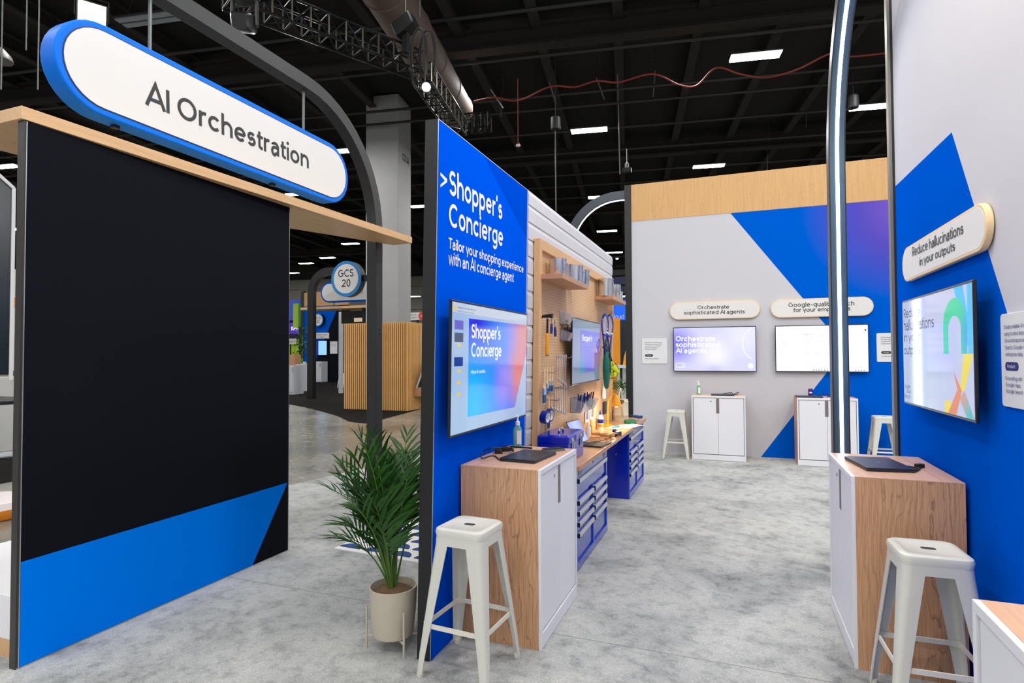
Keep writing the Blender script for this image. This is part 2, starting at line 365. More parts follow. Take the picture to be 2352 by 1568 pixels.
# ------------------------------------------------------------------ lettering: a plain geometric sans drawn with strokes
CAPH = 0.72
def _arc(cx, cy, rx, ry, a0, a1, n=12):
    return [(cx+rx*math.cos(math.radians(a0+(a1-a0)*k/n)), cy+ry*math.sin(math.radians(a0+(a1-a0)*k/n))) for k in range(n+1)]
_GC = {}
def glyph(ch, w):
    if (ch, w) in _GC: return _GC[ch, w]
    h = w/2; X = 0.52; C = CAPH; As = 0.75; De = -0.2; r = X/2-h; R = C/2-h; cy = X/2; cx = r+h; e = 2*r+h   # e: right stem of a bowl
    nr = 0.185; nx = h+2*nr                                                              # arch of n
    A = _arc; S = []; W = None
    def n_arch(x0): return [(x0, 0.0), (x0, X-nr-h)]+A(x0+nr, X-nr-h, nr, nr, 180, 0, 10)[0:0]+[]
    if ch in 'oO0': 
        if ch == 'o': S = [A(cx, cy, r, r, 0, 360, 20)]
        elif ch == 'O': S = [A(R+h, C/2, R, R, 0, 360, 24)]
        else: S = [A(0.23, C/2, 0.23-h, R, 0, 360, 20)]
    elif ch == 'c': S = [A(cx, cy, r, r, 42, 318, 16)]; W = cx+r*0.75+h
    elif ch == 'e': S = [[(h, cy), (e, cy)], A(cx, cy, r, r, 0, 318, 18)]
    elif ch == 'd': S = [A(cx, cy, r, r, 0, 360, 20), [(e, 0), (e, As)]]
    elif ch == 'b': S = [A(cx, cy, r, r, 0, 360, 20), [(h, 0), (h, As)]]
    elif ch == 'p': S = [A(cx, cy, r, r, 0, 360, 20), [(h, De), (h, X)]]
    elif ch == 'q': S = [A(cx, cy, r, r, 0, 360, 20), [(e, De), (e, X)]]
    elif ch == 'g': S = [A(cx, cy, r, r, 0, 360, 20), [(e, X)]+A(cx, 0.02, r, 0.22-h, 0, -140, 12)]
    elif ch == 'a': S = [[(0.05+h, X-0.115)]+A(0.215, X-h-0.14, 0.155, 0.14, 140, 0, 10)+[(0.37, 0)], [(0.37, 0.305), (0.2, 0.305)]+A(0.185, 0.175-h*0.4, 0.185-h, 0.305-0.175+h*0.4, 90, 270, 10)[1:]+A(0.2, 0.19, 0.17, 0.19-h, -90, -8, 8)[1:]]; W = 0.37+h
    elif ch == 'n': S = [[(h, 0), (h, X)], A(h+nr, X-nr-h, nr, nr, 180, 0, 12)+[(nx, 0)]]
    elif ch == 'h': S = [[(h, 0), (h, As)], A(h+nr, X-nr-h, nr, nr, 180, 0, 12)+[(nx, 0)]]
    elif ch == 'm':
        q = 0.165; S = [[(h, 0), (h, X)], A(h+q, X-q-h, q, q, 180, 0, 10)+[(h+2*q, 0)], A(h+3*q, X-q-h, q, q, 180, 0, 10)+[(h+4*q, 0)]]
    elif ch == 'u': S = [[(h, X)]+A(h+nr, nr+h, nr, nr, 180, 360, 12), [(nx, X), (nx, 0)]]
    elif ch == 'r': S = [[(h, 0), (h, X)], A(h+0.17, X-0.17-h, 0.17, 0.17, 180, 70, 8)]; W = 0.27+h
    elif ch in 'il':
        S = [[(h, 0), (h, As if ch == 'l' else X)]]
        if ch == 'i': d = w*0.62; S.append(('dot', h, 0.68, d))
        W = w
    elif ch == 'j': S = [[(0.1, X), (0.1, De+0.1)]+A(0.0, De+0.1, 0.1, 0.1-h, 0, -80, 6), ('dot', 0.1, 0.68, w*0.62)]; W = 0.1+h
    elif ch == 't': S = [[(0.12, 0.66), (0.12, 0.13)]+A(0.25, 0.13, 0.13, 0.13-h, 180, 285, 8), [(0.0, X-h), (0.29, X-h)]]; W = 0.30
    elif ch == 'f': S = [[(0.11, 0), (0.11, As-0.13-h)]+A(0.24, As-0.13-h, 0.13, 0.13, 180, 80, 8), [(0.0, X-h), (0.28, X-h)]]; W = 0.29
    elif ch == 's': S = [A(0.19, X-h-0.115, 0.155-h*0.3, 0.115, 35, 250, 10)+A(0.185, h+0.122, 0.165-h*0.3, 0.122, 80, -150, 12)]; W = 0.37
    elif ch == 'k': S = [[(h, 0), (h, As)], [(h, 0.17), (0.36, X)], [(0.16, 0.27), (0.40, 0)]]; W = 0.44
    elif ch == 'v': S = [[(0.02, X), (0.23, 0), (0.44, X)]]; W = 0.46
    elif ch == 'y': S = [[(0.02, X), (0.235, 0.02)], [(0.45, X), (0.17, De)]]; W = 0.47
    elif ch == 'w': S = [[(0.02, X), (0.18, 0), (0.345, X-0.02), (0.51, 0), (0.67, X)]]; W = 0.69
    elif ch == 'x': S = [[(0.02, X), (0.41, 0)], [(0.41, X), (0.02, 0)]]; W = 0.43
    elif ch == 'z': S = [[(0.02, X-h), (0.37, X-h), (0.03, h), (0.39, h)]]; W = 0.41
    elif ch == 'A': S = [[(0.02, 0), (0.32, C), (0.62, 0)], [(0.13, 0.22), (0.51, 0.22)]]; W = 0.64
    elif ch == 'B': S = [[(h, 0), (h, C)], [(h, C-h)]+A(0.26, C-h-0.145, 0.16, 0.145, 90, -90, 10)+[(h, C-h-0.29)], [(h, h)]+A(0.28, h+0.1625, 0.18, 0.1625, -90, 90, 10)+[(h, C-h-0.31)]]; W = 0.48
    elif ch == 'C': S = [A(R+h, C/2, R, R, 45, 315, 20)]; W = R*1.72+w
    elif ch == 'D': S = [[(h, 0), (h, C)], [(h, C-h), (0.24, C-h)]+A(0.24, C/2, 0.32-h, R, 90, -90, 16)+[(h, h)]]; W = 0.56
    elif ch in 'EF': S = [[(h, 0), (h, C)], [(h, C-h), (0.42, C-h)], [(h, C/2), (0.38, C/2)]]+([[(h, h), (0.42, h)]] if ch == 'E' else []); W = 0.43
    elif ch == 'G': S = [A(R+h, C/2, R, R, 45, 360, 20), [(2*R+h, C/2), (R+h+0.02, C/2)]]; W = 2*R+w
    elif ch == 'H': S = [[(h, 0), (h, C)], [(0.52, 0), (0.52, C)], [(h, C/2), (0.52, C/2)]]; W = 0.52+h
    elif ch == 'I': S = [[(h, 0), (h, C)]]; W = w
    elif ch == 'K': S = [[(h, 0), (h, C)], [(h, 0.25), (0.47, C)], [(0.2, 0.38), (0.52, 0)]]; W = 0.56
    elif ch == 'L': S = [[(h, C), (h, 0)], [(h, h), (0.4, h)]]; W = 0.41
    elif ch == 'M': S = [[(h, 0), (h, C-0.01), (0.36, 0.18), (0.72-h, C-0.01), (0.72-h, 0)]]; W = 0.72
    elif ch == 'N': S = [[(h, 0), (h, C-0.01), (0.56-h, 0.01), (0.56-h, C)]]; W = 0.56
    elif ch in 'PR': S = [[(h, 0), (h, C)], [(h, C-h)]+A(0.27, C-h-0.175, 0.17, 0.175, 90, -90, 12)+[(h, C-h-0.35)]]+([[(0.24, C-h-0.35), (0.45, 0)]] if ch == 'R' else []); W = 0.48
    elif ch == 'S': S = [A(0.245, C-h-0.155, 0.185, 0.155, 35, 255, 12)+A(0.24, h+0.165, 0.2, 0.165, 80, -155, 14)]; W = 0.48
    elif ch == 'T': S = [[(0.26, 0), (0.26, C)], [(0, C-h), (0.52, C-h)]]; W = 0.52
    elif ch == 'U': S = [[(h, C), (h, 0.25)]+A(0.27, 0.25, 0.27-h, 0.25-h, 180, 360, 12)+[(0.54-h, C)]]; W = 0.54
    elif ch == 'V': S = [[(0.02, C), (0.31, 0), (0.60, C)]]; W = 0.62
    elif ch == 'W': S = [[(0.02, C), (0.22, 0), (0.44, C), (0.66, 0), (0.86, C)]]; W = 0.88
    elif ch == 'Y': S = [[(0.02, C), (0.29, 0.3), (0.56, C)], [(0.29, 0.32), (0.29, 0)]]; W = 0.58
    elif ch == '2': S = [A(0.22, C-h-0.175, 0.175, 0.175, 160, -38, 12)+[(0.03, h), (0.44, h)]]; W = 0.45
    elif ch == '3': S = [A(0.2, C-h-0.145, 0.16, 0.145, 150, -90, 12), A(0.2, h+0.1725, 0.18, 0.1725, 90, -150, 12)]; W = 0.42
    elif ch == '4': S = [[(0.36, 0), (0.36, C-0.01), (0.02, 0.2), (0.48, 0.2)]]; W = 0.49
    elif ch == '5': S = [[(0.4, C-h), (0.1, C-h), (0.07, 0.37)]+A(0.2, h+0.19, 0.2, 0.19, 128, -150, 14)]; W = 0.42
    elif ch == '-': S = [[(0.02, 0.29), (0.3, 0.29)]]; W = 0.32
    elif ch == "'": S = [[(h+0.02, C+0.03), (h, C-0.17)]]; W = w+0.02
    elif ch in '.,:':
        S = [('dot', w*0.6, w*0.6, w*0.6)]+([('dot', w*0.6, X-w*0.6, w*0.6)] if ch == ':' else [])+([[(w*0.75, w*0.5), (w*0.3, -0.11)]] if ch == ',' else []); W = w*1.2
    vs, fs = [], []
    for si, s in enumerate(S):
        b = len(vs)
        if s[0] == 'dot':
            n = 10; vs += [(s[1]+s[3]*math.cos(2*PI*k/n), s[2]+s[3]*math.sin(2*PI*k/n), si) for k in range(n)]; fs.append(tuple(range(b, b+n))); continue
        q = [s[0]]
        for t in s[1:]:
            if abs(t[0]-q[-1][0])+abs(t[1]-q[-1][1]) > 1e-4: q.append(t)
        n = len(q); closed = abs(q[0][0]-q[-1][0])+abs(q[0][1]-q[-1][1]) < 1e-3
        for i in range(n):
            p0 = q[i-1] if i else (q[-2] if closed else None); p1 = q[(i+1) % n] if i < n-1 else (q[1] if closed else None)
            d = []
            for a_, b_ in ((p0, q[i]), (q[i], p1)):
                if a_ is None or b_ is None: continue
                l = math.hypot(b_[0]-a_[0], b_[1]-a_[1]); d.append((-(b_[1]-a_[1])/l, (b_[0]-a_[0])/l))
            nx_, ny_ = sum(k[0] for k in d)/len(d), sum(k[1] for k in d)/len(d); l2 = max(0.16, nx_*nx_+ny_*ny_)
            nx_, ny_ = nx_/l2*h, ny_/l2*h
            vs += [(q[i][0]+nx_, q[i][1]+ny_, si), (q[i][0]-nx_, q[i][1]-ny_, si)]
        for i in range(n-1): fs.append((b+2*i, b+2*i+1, b+2*i+3, b+2*i+2))
    if W is None: W = max(v[0] for v in vs) if vs else 0.2
    _GC[ch, w] = (vs, fs, W); return _GC[ch, w]
def text(name, s, parent, material, M, width=None, height=None, depth=0.001, align='LEFT', bold=0.0, spacing=1.0):
    """flat lettering; local x along the line, y up; scaled to a width and a capital height"""
    w = 0.078+bold*1.4; x = 0.0; V, Fc = [], []
    for ch in s:
        if ch == ' ': x += 0.20; continue
        vs, fs, W = glyph(ch, w); b = len(V)
        V += [(vx+x, vy, vz) for vx, vy, vz in vs]; Fc += [tuple(i+b for i in f) for f in fs]
        x += W+(0.045 if ch in 'AVvwykLTrtf' else 0.085)*spacing
    if not V: return None
    x0 = min(v[0] for v in V); x1 = max(v[0] for v in V)
    sx = width/(x1-x0) if width else None; sy = (height/CAPH) if height else sx
    if sx is None: sx = sy
    o = (x1-x0)*sx/2 if align == 'CENTER' else 0
    m = MB(); m.v = [((vx-x0)*sx-o, vy*sy, depth+0.0003*vz) for vx, vy, vz in V]; m.f = Fc
    return obj(name, m, material, parent, M)
def text_on(name, s, parent, material, fr, base, p0, p1, top, n, bold=0.0, org=(0, 0)):
    """a line of lettering on a wall frame from pixels: start and end of its baseline and the top of its first capital"""
    a = fr.hit(*p0, n); b = fr.hit(*p1, n); t = fr.hit(*top, n)
    ang = math.atan2(b.y-a.y, b.x-a.x)
    return text(name, s, parent, material, T(a.x-org[0], a.y-org[1], base) @ Matrix.Rotation(ang, 4, 'Z'), (b-a).length, abs(t.y-a.y), bold=bold)
# ================================================================== THE SETTING
fl = struct('floor'); obj('slab', MB().box(-70, 40, -12, 70, -0.2, 0), CONCRETE, fl)
m = MB()
for k in range(9): m.box(-60, 40, -8+k*7.5, -7.985+k*7.5, -0.01, 0.0008)
obj('joint', m, mat('joint_dark', rgb(70, 66, 60), 0.6), fl, RZ(9.6))
fc = struct('floor_carpet')
obj('carpet', MB().prism([(-6.4, -3), (9, -3), (9, 11.2), (-4.35, 11.2), (-5.08, 7.24), (-5.33, 5.94)], 0, 0.006), CARPET, fc)
m = MB()
for y in (3.32, 6.98): m.box(-5.2, 9, y, y+0.004, 0.006, 0.0066)
obj('seam', m, mat('carpet_seam', rgb(120, 122, 122), 0.95), fc)
CZ = 0.006
bc = struct('floor_black_carpet')
pts = [pZ(*p) for p in ((600, 920), (664, 928), (700, 935), (740, 945), (775, 955), (800, 967), (815, 970), (840, 972), (868, 966), (900, 957), (945, 945), (968, 938))]
obj('carpet', MB().prism([(p.x, p.y) for p in pts]+[(-8.6, 20), (-8.0, 40), (-40, 40), (-40, 26)], 0, 0.006), BLACK_CARPET, bc)
bl = struct('floor_black_carpet_side')
obj('carpet', MB().box(-26, -9.0, 1.5, 6.3, 0, 0.006).box(-26, -15.0, 6.3, 9.5, 0, 0.006), BLACK_CARPET, bl)
# ---- hall shell
def H(x, y, z): return HM @ Vector((x, y, z))
def hpix(x, y, z):
    p = HM.inverted() @ pZ(x, y, z); return p
DECK = new_mat('black_roof_deck'); _m, N, L, b = DECK
tc = N.new('ShaderNodeTexCoord'); wv = N.new('ShaderNodeTexWave'); wv.bands_direction = 'Y'; wv.inputs['Scale'].default_value = 1.05; wv.inputs['Distortion'].default_value = 0.0
L.new(tc.outputs['Object'], wv.inputs['Vector']); rr = ramp(N, [(0.3, rgb(6, 6, 7)), (0.75, rgb(16, 15, 15))]); L.new(wv.outputs['Fac'], rr.inputs['Fac'])
L.new(rr.outputs['Color'], b.inputs['Base Color']); b.inputs['Roughness'].default_value = 0.8; DECK = _m
FIREPROOF = mat('fireproofed_beam', rgb(38, 35, 33), 0.95, noise=0.5, nscale=24, bump=1.0, bscale=30)
PIPE = mat('black_pipe', rgb(38, 37, 37), 0.6)
ce = struct('ceiling', HM.copy())
obj('deck', MB().box(-60, 45, -15, 75, 10.7, 10.9), DECK, ce)
bmesh_beam = None
for k in range(-14, 12):
    x = -0.18+2.1*k
    m = MB().box(-0.13, 0.13, -14, 74, 0, 0.05).box(-0.02, 0.02, -14, 74, 0.05, 0.4)
    if bmesh_beam is None:
        o = obj('beam', m, FIREPROOF, ce, (x, 0, 10.25)); bmesh_beam = o
    else:
        o = bmesh_beam.copy(); COL.objects.link(o); o.location = (x, 0, 10.25)
gy = hpix(1300, 96, 9.85).y
first = None
for k in range(-1, 6):
    if first is None:
        first = obj('girder', MB().box(-58, 44, -0.2, 0.2, 0, 0.07).box(-58, 44, -0.04, 0.04, 0.07, 0.5).box(-58, 44, -0.2, 0.2, 0.5, 0.57), FIREPROOF, ce, (0, gy+k*9.3, 9.8)); o = first
    else:
        o = first.copy(); COL.objects.link(o); o.location = (0, gy+k*9.3, 9.8)
first = None
for (px, py) in ((1300, 122), (1300, 247), (1300, 302), (1300, 352), (1300, 402), (1300, 428), (1300, 455), (420, 120), (500, 290)):
    y = hpix(px, py, 9.5).y
    if first is None: first = obj('pipe', MB().tube([(-55, 0, 0), (40, 0, 0)], 0.045, 8), PIPE, ce, (0, y, 9.5), smooth=True)
    else:
        o = first.copy(); COL.objects.link(o); o.location = (0, y, 9.5)
for i, (px, py) in enumerate(((1280, 300), (1600, 230), (1150, 200), (1850, 210), (1760, 320))):
    p = hpix(px, py, 9.7); m = MB().tube([(p.x, p.y, 9.2-0.2*i), (p.x+0.1, p.y, 10.3)], 0.012, 5); obj('hanger_rod', m, PIPE, ce)
# vertical drop pipes and diagonal braces among the roof steel
for (x0, y0, x1, y1) in ((1414, 0, 1424, 400), (1130, 0, 1120, 100), (1275, 270, 1278, 560)):
    a, c = pD(x0, y0, 17), pD(x1, y1, 19); HI = HM.inverted(); obj('conduit', MB().tube([HI @ a, HI @ c], 0.02, 6), STEEL_GREY, ce)
for k in range(3): pass
HALLW = mat('hall_wall_grey', rgb(150, 146, 138), 0.8, noise=0.08, nscale=0.4)
hw = struct('wall_hall_back', HM.copy()); obj('panel', MB().box(-60, 45, 52, 52.3, 0, 9.2), HALLW, hw)
m = MB()
for k in range(8): m.box(-60, 45, 51.95, 52.02, 1.1*k+0.5, 1.1*k+0.56)
obj('block_course', m, mat('block_joint', rgb(110, 106, 98), 0.9), hw)
obj('upper_band', MB().box(-60, 45, 51.9, 52, 9.2, 10.8), BLACK, hw)
hw2 = struct('wall_hall_left', HM.copy()); obj('panel', MB().box(-60.3, -60, -15, 66, 0, 10.8), HALLW, hw2)

# ---- left wall
XL0, XL1 = 1.955, 3.953
wl = struct('wall_left', FL.M.copy())
obj('fabric_panel', MB().box(XL0+0.012, XL1-0.006, 0.012, 2.925, -0.02, 0), NAVY_FAB, wl)
g = [FL.hit(*p) for p in ((47, 1291), (660, 1108), (580, 1298))]
g[0].x = XL0+0.014
obj('blue_graphic', MB().prism([(g[0].x, 0.014), (g[2].x, 0.014), (min(g[1].x, XL1-0.008), g[1].y), (g[0].x, g[0].y)], 0, 0.0012), BLUE_L, wl)
m = MB().box(XL0-0.004, XL0+0.011, 0, 2.93, -0.052, -0.004).box(XL1-0.006, XL1+0.004, 0, 2.93, -0.052, -0.004).box(XL0, XL1, 0, 0.011, -0.05, -0.003)
obj('frame', m, GREY_FRAME, wl)
m = MB().box(XL0+0.008, XL0+0.012, 0.0, 2.925, -0.01, 0.001).box(XL1-0.006, XL1-0.003, 0, 2.925, -0.01, 0.001).box(XL0, XL1, 0.008, 0.012, -0.01, 0.001)
obj('edge_strip', m, mat('edge_strip_light', rgb(190, 190, 192), 0.3, metal=0.6), wl)
obj('back_panel', MB().box(XL0+0.012, XL1-0.006, 0.012, 2.925, -0.05, -0.035), NAVY_FAB, wl)
tr = struct('trim_ledge')
obj('ledge_board', MB().prism([(-3.546, 1.935), (-3.40, 5.73), (-3.66, 5.75), (-4.13, 4.6), (-4.22, 2.2), (-5.6, 2.2), (-5.6, 1.93)], 2.93, 3.0), MAPLE, tr, bevel=0.002)
# ---- centre wall: blue fabric end, white siding, pegboard
XM0 = 2.79; XB = FM.hit(1209, 620).x; XME = FM.hit(1405, 577).x
wm = struct('wall_center', FM.M.copy())
ztop = 2.945
obj('fabric_panel', MB().box(XM0+0.004, XB, 0.004, ztop, -0.03, 0), BLUE_FAB, wm)
g = [FM.hit(*p) for p in ((1110, 368), (1209, 545), (1211, 440))]
obj('deep_blue_graphic', MB().prism([(g[0].x, ztop-0.002), (XB-0.002, ztop-0.002), (XB-0.002, g[1].y)], 0, 0.0008), BLUE_FAB2, wm)
obj('frame', MB().box(XM0-0.002, XM0+0.003, 0, ztop, -0.08, -0.003).box(XM0, XME, 0, ztop+0.002, -0.08, -0.031), BLACK_METAL, wm)
obj('edge_strip', MB().box(XM0+0.001, XM0+0.004, 0, ztop, -0.004, 0.001).box(XM0, XB, ztop-0.002, ztop+0.002, -0.004, 0.001), mat('edge_strip_light', 0), wm)
SIDING = mat('white_siding', rgb(204, 204, 210), 0.5, noise=0.03, nscale=2)
ph = 0.135; k = 0; base = None
prof = lambda h: [(0, -0.02), (0, 0.012), (h*0.72, 0.0135), (h*0.84, 0.008), (h, 0.004), (h, -0.02)]
while k*ph < ztop-0.02:
    h = min(ph, ztop-k*ph)
    if base is None or h < ph:
        pr = prof(h); m = MB().loft([[(x, v, n) for v, n in pr] for x in (XB+0.002, XME)])
        o = obj('plank', m, SIDING, wm, (0, k*ph, 0)); base = base or o
    else:
        o = base.copy(); COL.objects.link(o); o.location = (0, k*ph, 0)
    k += 1
# pegboard in its timber frame
PB0 = FM.hit(1227, 600, 0.02).x; PB1 = FM.hit(1413, 700, 0.09).x; PBT = FM.hit(1242, 543, 0.09).y; BT = 0.812
pb = thing('pegboard', 'large framed pegboard hung with tools on the white siding', 'pegboard', FM.M.copy())
obj('board', MB().box(PB0+0.05, PB1-0.05, BT, PBT-0.05, 0.02, 0.035), PEG, pb)
for a in ((PB0, PB0+0.06, BT, PBT), (PB1-0.06, PB1, BT, PBT), (PB0+0.06, PB1-0.06, PBT-0.085, PBT)):
    obj('frame_rail', MB().box(a[0], a[1], a[2], a[3], 0.018, 0.068), MAPLE_F, pb, bevel=0.002)
obj('frame_rail', MB().box(PB0+0.06, PB1-0.06, BT, BT+0.12, 0.02, 0.06), MAPLE_F, pb, bevel=0.002)
# ---- back wall
XE = 3.6
wb = struct('wall_back', FB.M.copy())
BZ = 3.972; BT2 = 4.615; BX0 = -1.635
obj('fabric_panel', MB().box(BX0, XE, 0.006, BZ, -0.08, 0), WHITE_FAB, wb)
q = [FB.hit(*p) for p in ((1678, 490), (1942, 800), (1748, 1052))]
mm, N, L, b = new_mat('blue_purple_print')
tc = N.new('ShaderNodeTexCoord'); vd = N.new('ShaderNodeVectorMath'); vd.operation = 'DISTANCE'; c = FB.hit(2085, 470); vd.inputs[1].default_value = (c.x, c.y, 0.001)
L.new(tc.outputs['Object'], vd.inputs[0])
r = ramp(N, [(0.0, rgb(126, 92, 196)), (0.35, rgb(86, 78, 190)), (0.75, rgb(0, 92, 208)), (1, rgb(0, 92, 208))])
mr = N.new('ShaderNodeMapRange'); mr.inputs['From Max'].default_value = 1.9; L.new(vd.outputs['Value'], mr.inputs['Value']); L.new(mr.outputs['Result'], r.inputs['Fac'])
L.new(r.outputs['Color'], b.inputs['Base Color']); b.inputs['Roughness'].default_value = 0.85; b.inputs['Specular IOR Level'].default_value = 0.0
obj('blue_graphic', MB().prism([(q[0].x, BZ-0.002), (q[1].x, q[1].y), (q[2].x, 0.008), (XE-0.002, 0.008), (XE-0.002, BZ-0.002)], 0, 0.001), mm, wb)
obj('wood_band', MB().box(BX0, XE, BZ+0.002, BT2, -0.08, 0.004), MAPLE_V, wb)
obj('end_post', MB().box(BX0-0.115, BX0, 0, BT2, -0.12, 0.02), BLACK_METAL, wb)
# ---- right wall
WE = FR.hit(2062, 700).x             # far end of the right wall (u = -y)
wr = struct('wall_right', FR.M.copy())
obj('fabric_panel', MB().box(WE, -0.6, 0.006, 4.9, -0.08, 0), WHITE_FAB, wr)
a = FR.hit(2186, 304); c = FR.hit(2068, 417); e = FR.hit(2312, 715)
s1 = (a.y-c.y)/(a.x-c.x); s2 = (e.x-a.x)/(a.y-e.y)
obj('blue_graphic', MB().prism([(a.x, a.y), (WE+0.001, a.y+s1*(WE-a.x)), (WE+0.001, 0.008), (a.x+s2*a.y, 0.008)], 0, 0.001), BLUE_R, wr)
obj('end_post', MB().box(WE-0.075, WE-0.016, 0, 4.95, -0.10, 0.03), mat('post_light_grey', rgb(132, 130, 124), 0.4, metal=0.3), wr)
obj('post_shadow_strip', MB().box(WE-0.016, WE, 0, 4.95, -0.09, 0.012), BLACK, wr)  # black strip stands in for the shadow gap between post and fabric
# ================================================================== ARCHES
def arch(name, label, X, Y0, y_end, R, ztop, sec, m_side, led=False, axis='Y', sgn=-1, w=None):
    """post with a quarter bend and a level top run; the light strip lies on its inner face"""
    w = w or sec
    t = thing(name, label, 'arch', T(X, Y0, 0) @ (RZ(-90) if axis == 'X' else Matrix()))
    path = [(0, 0), (0, ztop-R)]
    for k in range(1, 13):
        a = PI/2*k/12; path.append((sgn*(R-R*math.cos(a)), ztop-R+R*math.sin(a)))
    path.append((sgn*abs(y_end-Y0), ztop))
    def ring(i, o0, o1, x0, x1):
        p = Vector(path[i]); q0 = Vector(path[max(i-1, 0)]); q1 = Vector(path[min(i+1, len(path)-1)])
        if i == 0: tg = Vector((0, 1))
        elif i == len(path)-1: tg = Vector((sgn, 0))
        else: tg = (q1-q0).normalized()
        n = Vector((tg.y*sgn, -tg.x*sgn))            # towards the inside of the bend
        return [(x0, (p+n*o0).x, (p+n*o0).y), (x1, (p+n*o0).x, (p+n*o0).y), (x1, (p+n*o1).x, (p+n*o1).y), (x0, (p+n*o1).x, (p+n*o1).y)]
    n = len(path)
    obj('tube', MB().loft([ring(i, 0, sec, -w/2, w/2) for i in range(n)]), m_side, t, smooth=True, bevel=0.003)
    if led:
        obj('led_channel', MB().loft([ring(i, sec, sec+0.002, -w*0.42, w*0.42) for i in range(n)]), mat('led_channel', rgb(96, 120, 138), 0.25, metal=0.7), t, smooth=True)
        obj('led_strip', MB().loft([ring(i, sec+0.002, sec+0.007, -w*0.10, w*0.10) for i in range(n)]), LED, t, smooth=True)
    for z in (1.9, 1.95, ztop-R-0.05, ztop-R): obj('bolt', MB().tube([(w/2-0.001, sgn*sec/2, z), (w/2+0.006, sgn*sec/2, z)], 0.008, 8), BLACK, t)
    obj('base_plate', MB().box(-w*0.5, w*0.5, min(0, sgn*sec), max(0, sgn*sec), CZ, CZ+0.008), m_side, t)
    return t
AX = -3.80
p = pX(862, 800, AX)
la = arch('steel_arch', 'grey steel arch carrying the long blue-rimmed sign over the wooden ledge', AX, p.y+0.05, -0.4, 1.25, 4.31, 0.125, mat('arch_grey', rgb(46, 48, 50), 0.45, metal=0.25, noise=0.05, nscale=90), False)
# ---- big pill sign
def pill(w, h, seg=16):
    r = h/2; pts = []
    for k in range(seg+1): a = -PI/2+PI*k/seg; pts.append((w/2-r+r*math.cos(a), r*math.sin(a)))
    for k in range(seg+1): a = PI/2+PI*k/seg; pts.append((-w/2+r+r*math.cos(a), r*math.sin(a)))
    return pts
FS = Frame((-3.72, 0, 0), (0, 1, 0), (0, 0, 1))
u0 = FS.hit(124, 150).x; u1 = FS.hit(800, 400).x; vt = FS.hit(600, 245).y; vb = FS.hit(408, 331).y
sc = ((u0+u1)/2, (vt+vb)/2); sw, sh = u1-u0, vt-vb
ps = thing('pill_sign', 'large white pill sign with blue rim reading AI Orchestration hung from the arch', 'sign', FS.at(sc[0], sc[1]))
obj('rim', MB().prism(pill(sw, sh), -0.14, 0), BLUE_SIGN, ps, smooth=True, bevel=0.012, seg=3)
obj('face', MB().prism(pill(sw-0.1, sh-0.1), 0, 0.006), SIGN_WHITE, ps, smooth=True)
obj('rim_groove', MB().prism(pill(sw-0.085, sh-0.085), -0.001, 0.003), mat('groove_dark', rgb(8, 30, 90), 0.5), ps)
text_on('lettering', 'AI Orchestration', ps, INK, FS, 0.007, (333, 239), (709, 387), (353, 194), 0.006, bold=0.024, org=sc)
for px, py in ((344, 105), (697, 240)):
    h = FS.hit(px, py, -0.08); obj('hanger_rod', MB().tube([(h.x-sc[0], vt-sc[1]-0.05, -0.08), (h.x-sc[0], 4.19-sc[1], -0.08)], 0.012, 8), STEEL_GREY, ps, smooth=True)
for k in (-0.35, 0.15): obj('foot_rod', MB().box(sw*k-0.02, sw*k+0.02, -sh/2-0.02, -sh/2+0.02, -0.1, -0.06), BLACK_METAL, ps)
# GCS 20 disc on the post
YD = p.y
FD = FY(YD-0.02)
def disc_sign(name, label, fr, cpx, rpx, l1, l2, arm_to=None, th=0.09):
    c = fr.hit(*cpx); e = fr.hit(cpx[0], cpx[1]-rpx); R = e.y-c.y
    t = thing(name, label, 'sign', fr.at(c.x, c.y))
    obj('drum', MB().lathe([(R, -th), (R, -0.008)], 40), BLACK_METAL, t, smooth=True)
    obj('rim', MB().lathe([(R*0.80, -0.006), (R, -0.006), (R, 0.004), (R*0.80, 0.004)], 40, caps=False), mat('disc_rim_blue', rgb(20, 128, 196), 0.4), t, smooth=True)
    obj('face', MB().lathe([(R*0.82, -0.005), (R*0.82, 0.0055)], 40), SIGN_WHITE, t, smooth=True)
    text('lettering', l1, t, INK, T(0, R*0.10, 0.006), R*1.02, R*0.42, align='CENTER', bold=0.016)
    text('lettering', l2, t, INK, T(0, -R*0.45, 0.006), R*0.62, R*0.42, align='CENTER', bold=0.016)
    if arm_to is not None: obj('bracket_arm', MB().box(R*0.6, arm_to-c.x, -0.035, 0.035, -0.07, -0.03), BLACK_METAL, t)
    return t
disc_sign('disc_sign', 'round white sign with blue ring reading GCS 20 on the arch post', FD, (795, 640), 41, 'GCS', '20', AX-0.06)
# ---- right arch with light strip, far arch
pr = pY(1934, 1000, 5.0)
ra = arch('led_arch', 'tall black arch with glowing white light strip by the right wall', pr.x, 5.12, -0.6, 1.25, 4.36, 0.115, mat('arch_dark', rgb(60, 66, 72), 0.35, metal=0.4), True)
fp = FB.hit(1437, 430)
fa = arch('led_arch', 'distant lit arch rising behind the white siding wall', -2.88, 10.33, 10.33+1.12, 0.98, fp.y-0.02, 0.15, mat('arch_dark', 0), True, axis='X', sgn=1)
